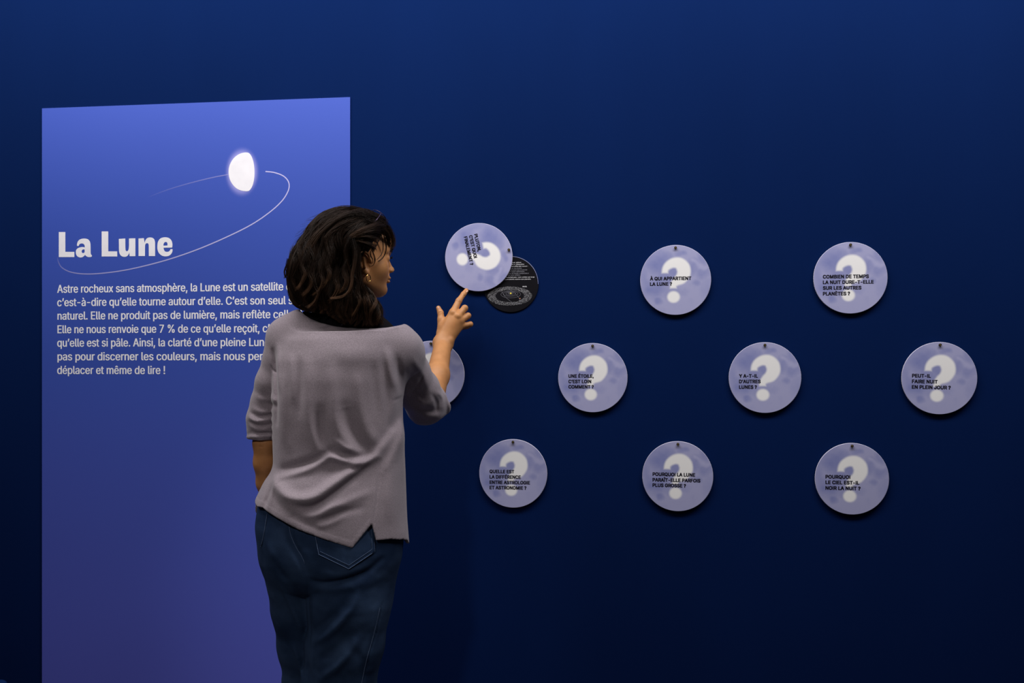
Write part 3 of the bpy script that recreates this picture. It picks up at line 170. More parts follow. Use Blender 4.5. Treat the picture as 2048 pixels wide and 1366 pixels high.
def layout(lines, left, bases, cap, width_ref, font, spacing=0, widths=None):
    """place lines in the XZ plane; width_ref = (index, width) fixes the horizontal scale"""
    tm = text_mesh(lines, font, spacing); ch, z0 = cap_height(font); sz = cap/ch
    i, W = width_ref; w0 = tm[i][0]; sx = W/(w0[:, 0].max()-w0[:, 0].min())
    V = []; Fs = []; n = 0
    for k, (vv, ff) in enumerate(tm):
        s = sx
        if widths and widths[k]: s = widths[k]/(vv[:, 0].max()-vv[:, 0].min())
        x = (vv[:, 0]-vv[:, 0].min())*s + (left[k] if isinstance(left, (list, tuple)) else left); z = (vv[:, 1]-z0)*sz + bases[k]
        V.append(np.stack([x, np.zeros_like(x), z], 1)); Fs += [tuple(j+n for j in q) for q in ff]; n += len(vv)
    return np.concatenate(V), Fs

# ------------------------------------------------------------------ lavender information panel
TY = -0.004
xl, zt = wall(84, 216, TY); xr, zt2 = wall(700, 195, TY); zt = (zt+zt2)/2
PW = xr-xl; zb = 0.12
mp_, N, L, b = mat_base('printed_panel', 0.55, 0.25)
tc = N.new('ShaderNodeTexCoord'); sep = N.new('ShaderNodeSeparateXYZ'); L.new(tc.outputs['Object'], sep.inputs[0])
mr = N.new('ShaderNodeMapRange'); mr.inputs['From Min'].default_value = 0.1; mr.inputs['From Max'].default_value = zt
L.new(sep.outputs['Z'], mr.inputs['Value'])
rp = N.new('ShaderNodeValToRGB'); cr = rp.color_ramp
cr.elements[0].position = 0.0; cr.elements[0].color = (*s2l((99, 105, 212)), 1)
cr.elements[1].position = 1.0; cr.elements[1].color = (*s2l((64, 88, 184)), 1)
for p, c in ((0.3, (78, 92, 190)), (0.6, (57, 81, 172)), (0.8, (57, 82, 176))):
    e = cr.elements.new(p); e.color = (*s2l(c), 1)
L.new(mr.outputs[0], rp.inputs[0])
# soft printed halo round the half moon
mx, mz = wall(484, 344, TY)
cmb = N.new('ShaderNodeCombineXYZ'); L.new(sep.outputs['X'], cmb.inputs[0]); L.new(sep.outputs['Z'], cmb.inputs[2])
sub = N.new('ShaderNodeVectorMath'); sub.operation = 'SUBTRACT'; L.new(cmb.outputs[0], sub.inputs[0]); sub.inputs[1].default_value = (mx, 0, mz)
scl = N.new('ShaderNodeVectorMath'); scl.operation = 'MULTIPLY'; L.new(sub.outputs[0], scl.inputs[0]); scl.inputs[1].default_value = (1/0.053, 1, 1/0.074)
ln = N.new('ShaderNodeVectorMath'); ln.operation = 'LENGTH'; L.new(scl.outputs[0], ln.inputs[0])
hr = N.new('ShaderNodeMapRange'); hr.interpolation_type = 'SMOOTHERSTEP'
hr.inputs['From Min'].default_value = 1.12; hr.inputs['From Max'].default_value = 0.55; hr.inputs['To Max'].default_value = 0.75
L.new(ln.outputs['Value'], hr.inputs['Value'])
mxn = N.new('ShaderNodeMix'); mxn.data_type = 'RGBA'; L.new(hr.outputs[0], mxn.inputs['Factor'])
L.new(rp.outputs[0], mxn.inputs[6]); mxn.inputs[7].default_value = (*s2l((190, 185, 245)), 1)
L.new(mxn.outputs[2], b.inputs['Base Color'])
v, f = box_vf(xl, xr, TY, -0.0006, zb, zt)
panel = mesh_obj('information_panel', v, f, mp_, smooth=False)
tag(panel, 'tall lavender blue panel titled La Lune with a half moon above the text', 'panel')

m_white = noise_mat('white_print', s2l((236, 234, 240)), s2l((244, 242, 247)), 30, 0.6, 0.2)
def wl(px, py): return wall(px, py, TY)
# half moon: flat printed shape
def spline(pts, n=10, closed=False):
    P = np.array(pts, float); out = []; m = len(P)
    rngi = range(m) if closed else range(m-1)
    for i in rngi:
        g = (lambda k: P[k % m]) if closed else (lambda k: P[min(max(k, 0), m-1)])
        p0, p1, p2, p3 = g(i-1), g(i), g(i+1), g(i+2)
        for t in np.linspace(0, 1, n, endpoint=False):
            out.append(0.5*((2*p1)+(-p0+p2)*t+(2*p0-5*p1+4*p2-p3)*t*t+(-p0+3*p1-3*p2+p3)*t**3))
    if not closed: out.append(P[-1])
    return np.array(out)
mo = [(494, 305), (480, 307.5), (468, 316), (460, 329), (457.3, 343), (459.5, 358), (467, 371), (478, 379.5), (494, 382.5), (501.5, 378), (507, 365), (509.2, 345), (507, 324), (501.5, 310)]
mo = spline(mo, 8, True)
V = [(wl(x, y)[0], TY-0.0003, wl(x, y)[1]) for x, y in mo]
mesh_obj('half_moon_print', V, [tuple(range(len(V)))], m_white, panel, False)['label'] = 'glowing white half moon printed on the panel'
# orbit line with printed fade
def ribbon(pts, wpx, alpha, off, name, parent, mat, conv):
    P = np.array([conv(x, y) for x, y in pts]); T = np.gradient(P, axis=0); T /= np.linalg.norm(T, axis=1)[:, None]
    Nn = np.stack([-T[:, 1], T[:, 0]], 1); n = len(P); ww = np.broadcast_to(np.asarray(wpx, float), (n,))[:, None]
    A = P+Nn*ww/2; B = P-Nn*ww/2
    V = np.concatenate([np.stack([A[:, 0], np.full(n, off), A[:, 1]], 1), np.stack([B[:, 0], np.full(n, off), B[:, 1]], 1)])
    o = mesh_obj(name, V, [(i, i+1, n+i+1, n+i) for i in range(n-1)], mat, parent, False)
    al = np.asarray(alpha, float); set_attr(o.data, np.stack([np.concatenate([al, al])]*3, 1)); return o
m_orb, N, L, b = mat_base('orbit_print', 0.6, 0.2)
b.inputs['Base Color'].default_value = (*s2l((205, 200, 245)), 1)
a = N.new('ShaderNodeAttribute'); a.attribute_name = 'print'; tr = N.new('ShaderNodeBsdfTransparent'); ms = N.new('ShaderNodeMixShader')
L.new(a.outputs['Fac'], ms.inputs[0]); L.new(tr.outputs[0], ms.inputs[1]); L.new(b.outputs[0], ms.inputs[2])
L.new(ms.outputs[0], N['Material Output'].inputs[0])
orb = spline([(531, 343), (548, 345), (565, 351), (575, 360), (578.5, 371), (575, 385), (563, 403), (540, 424), (505, 448), (460, 471), (400, 497), (340, 518), (280, 534), (230, 543.5), (180, 548), (145, 545), (125, 536), (117, 524), (115, 512)], 8)
n = len(orb); tt = np.linspace(0, 1, n)
al = np.interp(tt, [0, 0.5, 0.68, 0.82, 0.93, 1], [0.85, 0.8, 0.6, 0.42, 0.2, 0.0])
ribbon(orb, 0.0034, al, TY-0.0003, 'orbit_line', panel, m_orb, wl)
o2 = spline([(457, 349), (430, 354), (400, 361), (370, 369), (340, 378), (315, 387), (295, 395)], 6)
ribbon(o2, 0.003, np.linspace(0.34, 0.0, len(o2)), TY-0.0003, 'orbit_line', panel, m_orb, wl)

def round_poly(P, n=4):
    P = np.array(P, float); m = len(P); out = []
    cor = []
    for i in range(m):
        u = P[i]-P[i-1]; v_ = P[(i+1) % m]-P[i]; c_ = (u@v_)/(np.linalg.norm(u)*np.linalg.norm(v_)+1e-9); cor.append(c_ < 0.62 or max(np.linalg.norm(u), np.linalg.norm(v_)) > 105)
    for i in range(m):
        p1, p2 = P[i], P[(i+1) % m]
        p0 = P[i-1] if not cor[i] else p1-(p2-p1); p3 = P[(i+2) % m] if not cor[(i+1) % m] else p2+(p2-p1)
        if cor[i] and cor[(i+1) % m]: out.append(p1); continue
        for t in np.linspace(0, 1, n, endpoint=False): out.append(0.5*((2*p1)+(-p0+p2)*t+(2*p0-5*p1+4*p2-p3)*t*t+(-p0+3*p1-3*p2+p3)*t**3))
    return np.array(out)
TITLE = [[[(140,190),(243,190),(243,502),(385,502),(385,584),(140,584)]],
 [[(428,408),(426,385),(437,345),(460,315),(495,298),(540,292),(585,298),(615,318),(633,350),(640,400),(642,500),(645,535),(662,562),(658,575),(640,583),(600,583),(575,572),(553,550),(530,575),(500,589),(465,589),(430,570),(412,540),(408,505),(415,470),(440,445),(480,430),(520,426),(549,432),(546,400),(530,378),(505,370),(478,375),(460,392),(455,408)], [(500,500),(505,478),(520,465),(546,464),(547,500),(540,515),(522,522),(507,515)]],
 [[(815,180),(919,180),(919,494),(1060,494),(1060,575),(815,575)]],
 [[(1086,298),(1187,291),(1188,400),(1190,460),(1197,485),(1212,493),(1230,482),(1241,450),(1245,400),(1245,291),(1346,288),(1346,570),(1256,570),(1250,510),(1240,540),(1215,570),(1180,580),(1140,574),(1108,550),(1091,505),(1087,450)]],
 [[(1395,292),(1480,286),(1493,360),(1505,320),(1530,288),(1570,275),(1610,280),(1640,300),(1655,345),(1657,400),(1657,568),(1558,568),(1557,430),(1556,395),(1548,372),(1532,366),(1512,372),(1500,395),(1498,430),(1497,568),(1396,568)]],
 [[(1925,435),(1790,437),(1797,470),(1815,495),(1845,502),(1875,495),(1893,475),(1900,458),(1932,460),(1928,500),(1905,540),(1870,565),(1820,573),(1765,562),(1720,525),(1697,475),(1692,420),(1700,350),(1730,300),(1770,278),(1820,272),(1870,282),(1905,310),(1923,345),(1930,390)], [(1788,405),(1790,380),(1803,356),(1825,346),(1845,356),(1852,380),(1850,402)]]]
for polys in TITLE:
    pp = []
    for P in polys: pp.append(np.array([wl(100+x/7.877, 440+y/7.877) for x, y in round_poly(P)]))
    v2, f2 = fill_polys(pp); V = np.stack([v2[:, 0], np.full(len(v2), TY-0.0003), v2[:, 1]], 1)
    mesh_obj('title_letter', V, f2, m_white, panel, False)
BODY = ["Astre rocheux sans atmosphère, la Lune est un satellite de la Terre,", "c’est-à-dire qu’elle tourne autour d’elle. C’est son seul satellite", "naturel. Elle ne produit pas de lumière, mais reflète celle du Soleil.",
        "Elle ne nous renvoie que 7 % de ce qu’elle reçoit, c’est pour cela", "qu’elle est si pâle. Ainsi, la clarté d’une pleine Lune ne suffit", "pas pour discerner les couleurs, mais nous permet de nous", "déplacer et même de lire !"]
# (measured opening stretch of the line, its left and right edge, baseline): it sets the width of the letters
VIS = [("Astre rocheux sans atmosphère, la Lune est un satellite", 114.5, 566.8, 585.8), ("c’est-à-dire qu’elle tourne autour d’elle. C’est son seul", 114.5, 571.9, 612.6), ("naturel. Elle ne produit pas de lumière, mais reflète", 115, 541, 639.5),
       ("Elle ne nous renvoie que 7 % de ce qu’elle reçoit,", 115, 519.3, 666.6), ("qu’elle est si pâle. Ainsi, la clarté d’une pleine", 114.5, 492, 693.5), ("pas pour discerner les couleurs, mais nous", 115, 490.4, 720.8), ("déplacer et même de lire !", 114.5, 330.5, 748)]
for full, (pre, l_, r_, by) in zip(BODY, VIS):
    assert full.startswith(pre)
    w0, w1 = (q[0][:, 0].max()-q[0][:, 0].min() for q in text_mesh([pre, full], 'b'))
    x0, z0 = wl(l_, by); W = (wl(r_, by)[0]-x0)*w1/w0
    V, Fc = layout([full], x0, [z0], wl(l_, by-16.0)[1]-z0, (0, W), 'b'); V[:, 1] = TY-0.0003
    mesh_obj('body_text_line', V, Fc, m_white, panel, False)

# ------------------------------------------------------------------ question discs
R = 0.1005
def seg_dist(px, py, pts):
    best = np.full(px.shape, 9.0)
    for (x0, y0, w0), (x1, y1, w1) in zip(pts[:-1], pts[1:]):
        dx, dy = x1-x0, y1-y0; t = np.clip(((px-x0)*dx+(py-y0)*dy)/(dx*dx+dy*dy), 0, 1)
        best = np.minimum(best, np.hypot(px-x0-t*dx, py-y0-t*dy)-(w0+(w1-w0)*t))
    return best
def vnoise(x, y, seed, sc):
    r_ = np.random.default_rng(seed).random((64, 64)); x = x*sc+20; y = y*sc+20
    xi = np.floor(x).astype(int); yi = np.floor(y).astype(int); fx = x-xi; fy = y-yi; fx = fx*fx*(3-2*fx); fy = fy*fy*(3-2*fy)
    g = lambda a_, b_: r_[a_ % 64, b_ % 64]
    return (g(xi, yi)*(1-fx)*(1-fy)+g(xi+1, yi)*fx*(1-fy)+g(xi, yi+1)*(1-fx)*fy+g(xi+1, yi+1)*fx*fy)-0.5
def moon_print(x, y):
    base = np.array(s2l((168, 169, 208))); dark = np.array(s2l((126, 133, 188))); hi = np.array(s2l((188, 187, 222)))
    wx = x+0.12*vnoise(x, y, 1, 4); wy = y+0.12*vnoise(x, y, 2, 4)
    m = np.zeros_like(x)
    for cx, cy, rx, ry, a_ in ((-.42, .42, .36, .34, .85), (-.62, -.18, .30, .30, .75), (-.30, .05, .42, .22, .55), (.02, .22, .3, .22, .6), (.55, .38, .22, .2, .55), (.78, .6, .16, .16, .5),
                          (.78, .25, .2, .18, .6), (.6, -.06, .12, .1, .5), (-.46, -.53, .11, .10, .75), (.12, .74, .14, .07, .6), (.95, -.35, .18, .3, .35), (-.85, .2, .15, .3, .45), (-.1, -.35, .35, .15, .35)):
        q = np.hypot((wx-cx)/rx, (wy-cy)/ry); m = np.maximum(m, a_*np.clip(1.45-q, 0, 1)**0.8*1.0)
    m = np.clip(m+0.22*vnoise(x, y, 3, 7)+0.10*vnoise(x, y, 4, 15), 0, 1)
    col = base*(1-m[:, None])+dark*m[:, None]
    h = np.exp(-(seg_dist(wx, wy, [(.45, .52, .01), (.85, .34, .02)])/0.05).clip(0)**2)*0.5
    h += np.exp(-(seg_dist(wx, wy, [(-.75, .2, .02), (-.7, -.0, .02)])/0.08).clip(0)**2)*0.2
    h = h.clip(0, 1)[:, None]; col = col*(1-h)+hi*h
    Q = [(-.30, .17, .085), (-.285, .31, .09), (-.20, .42, .115), (-.05, .49, .14), (.11, .47, .165), (.215, .35, .19), (.235, .2, .188), (.16, .05, .165), (.03, -.04, .12), (-.055, -.14, .088), (-.06, -.3, .088)]
    sq = spline([q[:2] for q in Q], 6); wq = np.interp(np.linspace(0, len(Q)-1, len(sq)), np.arange(len(Q)), [q[2] for q in Q])
    d = seg_dist(x, y, [(p[0], p[1], w__) for p, w__ in zip(sq, wq)])
    d = np.maximum(d, np.where((x < -.13) & (y > -.02), .2-y, -9)); d = np.maximum(d, -.235-y)
    d = np.minimum(d, np.hypot((x+.055)/1.06, y+.485)-.165)
    q = np.clip(0.5-d/0.085, 0, 1); q = (q*q*(3-2*q))[:, None]
    return col*(1-q)+np.array(s2l((247, 246, 246)))*q
def make_disc_mesh():
    NR, NS = 72, 200; th = 0.004
    V = [(0, -th, 0)]; 
    for i in range(1, NR+1):
        r_ = R*0.992*i/NR
        for j in range(NS):
            a_ = 2*math.pi*j/NS; V.append((r_*math.cos(a_), -th, r_*math.sin(a_)))
    nf = len(V)
    for rr, yy in ((R, -th+0.0008), (R, 0.0)):
        for j in range(NS):
            a_ = 2*math.pi*j/NS; V.append((rr*math.cos(a_), yy, rr*math.sin(a_)))
    Fc = [(0, 1+(j+1) % NS, 1+j) for j in range(NS)]
    rings = NR+2
    for i in range(rings-1):
        for j in range(NS):
            a_ = 1+i*NS+j; b_ = 1+i*NS+(j+1) % NS
            Fc.append((a_, b_, b_+NS, a_+NS))
    Fc.append(tuple(1+(rings-1)*NS+j for j in range(NS)))
    o = mesh_obj('moon_disc', V, Fc, m_disc, None, False)
    A_ = np.array(V); c = moon_print(A_[:, 0]/R, A_[:, 2]/R); c[nf:] = s2l((225, 220, 235))
    set_attr(o.data, c); return o
m_disc = attr_mat('moon_print', 0.42, 0.35)
m_ink = noise_mat('black_ink', s2l((14, 12, 24)), s2l((20, 17, 30)), 40, 0.6, 0.2)
m_brass = noise_mat('dark_brass', s2l((70, 60, 42)), s2l((98, 84, 56)), 400, 0.42, 0.5, metal=0.8)
bv = []; bf = []
prof = [(0.0, -0.0085), (0.0016, -0.0085), (0.0018, -0.0078), (0.0024, -0.0078), (0.0026, -0.0087), (0.0034, -0.0087), (0.0039, -0.0081), (0.0039, -0.0048), (0.0030, -0.0045), (0.0030, 0.0)]
for r_, y_ in prof:
    for j in range(20):
        a_ = 2*math.pi*j/20; bv.append((r_*math.cos(a_), y_, r_*math.sin(a_)))
for i in range(len(prof)-1):
    for j in range(20): bf.append((i*20+j, i*20+(j+1) % 20, (i+1)*20+(j+1) % 20, (i+1)*20+j))
bolt_proto = None
DY = -0.0044    # back of a disc stands this far off the wall
discs = [
 (1351.0, 560.0, 0, ["À QUI APPARTIENT", "LA LUNE ?"], -49.5, [0.3, 10.9], 0, 80.0, 'pale moon disc asking À QUI APPARTIENT LA LUNE, middle of the top row'),
 (1700.7, 555.7, 0, ["COMBIEN DE TEMPS", "LA NUIT DURE-T-ELLE", "SUR LES AUTRES", "PLANÈTES ?"], -51.0, [0.7, 11.4, 22.3, 33.3], 1, 94.0, 'pale moon disc asking COMBIEN DE TEMPS LA NUIT DURE-T-ELLE, right end of the top row'),
 (1185.3, 755.5, 0, ["UNE ÉTOILE,", "C’EST LOIN", "COMMENT ?"], -48.0, [0, 10.7, 21.3], 0, 50.0, 'pale moon disc asking UNE ÉTOILE, C’EST LOIN COMMENT, in the middle row'),
 (1529.7, 755.3, 0, ["Y A-T-IL", "D’AUTRES", "LUNES ?"], -49.0, [0, 10.7, 21.6], 1, 41.0, 'pale moon disc asking Y A-T-IL D’AUTRES LUNES, in the middle row'),
 (1878.5, 756.4, 1.1, ["PEUT-IL", "FAIRE NUIT", "EN PLEIN JOUR ?"], -49.5, [-0.6, 10.2, 20.8], 2, 70.5, 'pale moon disc asking PEUT-IL FAIRE NUIT EN PLEIN JOUR, rightmost on the wall'),
 (1026.1, 947.0, 0, ["QUELLE EST", "LA DIFFÉRENCE", "ENTRE ASTROLOGIE", "ET ASTRONOMIE ?"], -47.5, [-0.3, 10.5, 21.4, 32.0], 2, 81.5, 'pale moon disc asking about ASTROLOGIE ET ASTRONOMIE, left end of the bottom row'),
 (1355.2, 952.6, 0.5, ["POURQUOI LA LUNE", "PARAÎT-ELLE PARFOIS", "PLUS GROSSE ?"], -48.5, [0, 11.0, 21.6], 1, 92.5, 'moon disc asking POURQUOI LA LUNE PARAÎT-ELLE PARFOIS PLUS GROSSE in the bottom row'),
 (1703.7, 957.7, 0.2, ["POURQUOI", "LE CIEL EST-IL", "NOIR LA NUIT ?"], -49.0, [0, 10.7, 21.5], 2, 65.0, 'moon disc asking POURQUOI LE CIEL EST-IL NOIR LA NUIT, bottom right'),
 (862.0, 749.5, 0, None, 0, [], 0, 0, 'pale moon disc half hidden behind the raised forearm and grey sleeve'),
 (957.4, 514.6, 77.3, ["PLUTON,", "C’EST QUOI", "FINALEMENT ?"], -47.0, [-1.0, 9.7, 20.4], 2, 59.0, 'swung aside moon disc asking PLUTON, C’EST QUOI FINALEMENT, pushed by the fingertip'),
]
proto = make_disc_mesh(); M2PX = 0.2/136.3
for k, (cx, cy, rot, lines, left, bases, ri, rw, lab) in enumerate(discs):
    X, Z = wall(cx, cy, DY-0.004)
    y0 = DY if rot < 50 else DY-0.0015
    o = proto if k == 0 else proto.copy()
    if k: COL.objects.link(o)
    o.location = (X, y0, Z); o.rotation_euler = (0, math.radians(rot), 0)
    tag(o, lab, 'sign', 'round flap discs mounted on the wall')
    if lines:
        V, Fc = layout(lines, left*M2PX, [-q*M2PX for q in bases], 6.9*M2PX, (ri, rw*M2PX), 'c', 14)
        V[:, 1] = -0.0043
        mesh_obj('lettering', V, Fc, m_ink, o, False)['label'] = 'bold black capital lettering'
    bz = 0.0925
    if bolt_proto is None:
        bl = mesh_obj('bolt', bv, bf, m_brass, o, True); bolt_proto = bl; bl['label'] = 'small dark brass pivot bolt'
    else:
        bl = bolt_proto.copy(); COL.objects.link(bl); bl.parent = o
    bl.location = (0, 0.0, bz); bl.rotation_euler = (0, 0, 0)

# black answer disc uncovered beneath the swung one
m_black = noise_mat('black_print', s2l((16, 15, 20)), s2l((21, 20, 26)), 20, 0.35, 0.4)
BX, BZ = wall(1021.3, 568.3, -0.003); RB = 0.0825
V = []; Fc = []
for r_, y_ in ((RB*0.99, -0.003), (RB, -0.0024), (RB, 0.0)):
    for j in range(128):
        a_ = 2*math.pi*j/128; V.append((r_*math.cos(a_), y_, r_*math.sin(a_)))
Fc.append(tuple(range(127, -1, -1)))
for i in range(2):
    for j in range(128): Fc.append((i*128+j, i*128+(j+1) % 128, (i+1)*128+(j+1) % 128, (i+1)*128+j))
bd = mesh_obj('answer_disc', V, Fc, m_black, None, False); bd.location = (BX, 0, BZ)
tag(bd, 'black round plate with white text and orbit drawing, uncovered behind the swung disc', 'sign')
def bl(px, py): x, z = wall(px, py, -0.003); return x-BX, z-BZ
m_pw = noise_mat('small_white_print', s2l((205, 205, 212)), s2l((215, 215, 220)), 30)
m_pg = noise_mat('small_grey_print', s2l((120, 120, 132)), s2l((135, 135, 145)), 30)
m_py = noise_mat('yellow_print', s2l((250, 225, 60)), s2l((255, 232, 70)), 30)
m_po = noise_mat('orange_print', s2l((225, 150, 110)), s2l((235, 160, 120)), 30)
m_pr = noise_mat('painted_rim_highlight', s2l((150, 160, 220)), s2l((160, 170, 230)), 30)
rows = [("on n’utilise plus", 1005, 1042.5, 526.3, 0), ("ce nom « nain de » planète", 990, 1048.5, 530.3, 0), ("planète, système, a en effet été revue :", 975, 1055.5, 534.4, 0),
        ("tourner en orbite autour du Soleil,", 975, 1043.5, 538.2, 1), ("avoir une masse suffisante pour que sa gravité", 972, 1054.5, 541.7, 1), ("lui donne une forme presque sphérique,", 970, 1049.5, 545.1, 1),
        ("ne pas avoir d’autre corps de masse comparable à", 970, 1057.5, 548.6, 1), ("proximité au voisinage de son orbite.", 972, 1041, 552, 1), ("C’est ce que Pluton ne satisfait pas : son orbite est trop", 971, 1069, 556.2, 0), ("large pour qu’elle soit considérée comme une planète.", 975, 1062, 560.2, 0)]
for s, l_, r_, by, g in rows:
    a_, z_ = bl(l_, by); c_, _ = bl(r_, by)
    V, Fc = layout([s], a_, [z_], 0.0030, (0, c_-a_), 'b'); V[:, 1] = -0.0034
    r2 = (V[:, 0]**2+V[:, 2]**2).max()**0.5
    if r2 > RB*0.97:   # keep the hidden line starts on the plate
        V[:, 0] = V[:, 0].max()-(V[:, 0].max()-V[:, 0])*0.82
    mesh_obj('text_line', V, Fc, m_pg if g else m_pw, bd, False)
a_, z_ = bl(1045, 574.2); c_, _ = bl(1054, 574.2)
V, Fc = layout(["SOLEIL"], a_, [z_], 0.0032, (0, c_-a_), 'c'); V[:, 1] = -0.0034
mesh_obj('text_line', V, Fc, m_pw, bd, False)
def ell(cx, cz, rx, rz, tilt, wd, name, mat, a0=0, a1=2*math.pi):
    t = np.linspace(a0, a1, 72); x = rx*np.cos(t); z = rz*np.sin(t); c, s = math.cos(tilt), math.sin(tilt)
    P = np.stack([cx+x*c-z*s, cz+x*s+z*c], 1); T = np.gradient(P, axis=0); T /= np.linalg.norm(T, axis=1)[:, None]+1e-9
    Nn = np.stack([-T[:, 1], T[:, 0]], 1); A_ = P+Nn*wd/2; B_ = P-Nn*wd/2; n = len(P); y = np.full(n, -0.0033)
    V = np.concatenate([np.stack([A_[:, 0], y, A_[:, 1]], 1), np.stack([B_[:, 0], y, B_[:, 1]], 1)])
    return mesh_obj(name, V, [(i, i+1, n+i+1, n+i) for i in range(n-1)], mat, bd, False)
ex, ez = bl(1019.5, 592)
V = []; Fc = []
for i in range(2600):
    a_ = random.random()*2*math.pi; q = 0.66+0.36*random.random()**0.9
    x = ex+q*0.0645*math.cos(a_); z = ez+q*0.0275*math.sin(a_); s = 0.00022+0.00022*random.random()
    if math.hypot(x, z) > RB*0.96: continue
    n0 = len(V); V += [(x-s, -0.0033, z), (x, -0.0033, z-s), (x+s, -0.0033, z), (x, -0.0033, z+s)]; Fc.append((n0, n0+1, n0+2, n0+3))
tag(mesh_obj('belt_of_dots', V, Fc, m_pw, bd, False), 'ring of tiny white dots', kind='stuff')
sx, sz = bl(1021.5, 586.7)
for rx, rz, oz in ((0.0292, 0.0105, 0.0028), (0.0215, 0.0072, 0.0016), (0.0145, 0.0048, 0.001), (0.008, 0.0028, 0.0), (0.0045, 0.0016, 0)):
    ell(sx, sz-oz, rx, rz, 0, 0.0006, 'orbit_ring', m_pg)
ell(ex+0.003, ez+0.001, 0.034, 0.0135, math.radians(-40), 0.0006, 'orbit_ring', m_pg)
def dot(x, z, r_, mat, name):
    V = [(x+r_*math.cos(t), -0.0037, z+r_*math.sin(t)) for t in np.linspace(0, 2*math.pi, 16, endpoint=False)]
    mesh_obj(name, V, [tuple(range(16))], mat, bd, False)
dot(sx, sz, 0.0023, m_py, 'sun_dot'); x_, z_ = bl(1040, 597); dot(x_, z_, 0.0014, m_po, 'planet_dot')
ell(0, 0, RB*0.985, RB*0.985, 0, 0.0008, 'rim_highlight', m_pr, 0.0, 1.6)  # highlight on the plate's upper right edge, painted as a pale arc

# blue stool whose corner shows at the lower left of the frame
m_st = noise_mat('blue_vinyl', s2l((14, 42, 90)), s2l((18, 50, 100)), 12, 0.4, 0.4)
m_sk = noise_mat('black_rubber', s2l((14, 12, 16)), s2l((20, 18, 22)), 12, 0.5, 0.4)
sx1, sz1 = wall(22, 1356, -0.13)
def rbox(x0, x1, y0, y1, z0, z1, r, name, mat, parent):
    import bmesh
    bm = bmesh.new(); v, f = box_vf(x0, x1, y0, y1, z0, z1); vs = [bm.verts.new(p) for p in v]
    for q in f: bm.faces.new([vs[i] for i in q])
    bmesh.ops.recalc_face_normals(bm, faces=bm.faces)
    bmesh.ops.bevel(bm, geom=bm.edges[:], offset=r, segments=3, affect='EDGES', profile=0.5)
    me = bpy.data.meshes.new(name); bm.to_mesh(me); bm.free(); me.materials.append(mat)
    for p in me.polygons: p.use_smooth = True
    o = bpy.data.objects.new(name, me); COL.objects.link(o); o.parent = parent; return o
stool = bpy.data.objects.new('stool', None); COL.objects.link(stool); stool.location = (sx1-0.18, -0.30, 0)
tag(stool, 'blue padded stool, only its corner showing at the bottom left', 'stool')
rbox(-0.18, 0.18, -0.17, 0.17, sz1-0.075, sz1, 0.02, 'seat', m_st, stool)
for a_ in (-1, 1):
    for b_ in (-1, 1): rbox(a_*0.15-0.015, a_*0.15+0.015, b_*0.14-0.015, b_*0.14+0.015, 0, sz1-0.075, 0.004, 'leg', m_sk, stool)

# ================================================================== PERSON
# Figure modelling frame: x = right, y = depth away from the camera station, z = up; turned into the room at the end.
def A(px, py, d):
    return np.array([(px-1024)/F*d, d, HZ+(HORIZON-py)/F*d])
def to_world(V):
    V = np.asarray(V, float)
    return V[:, 0:1]*RT + V[:, 1:2]*FW + np.array([CAM[0], CAM[1], 0]) + V[:, 2:3]*np.array([0, 0, 1.0])
BASE = to_world(A(680, 1700, 2.47)[None])[0]; BASE[2] = 0

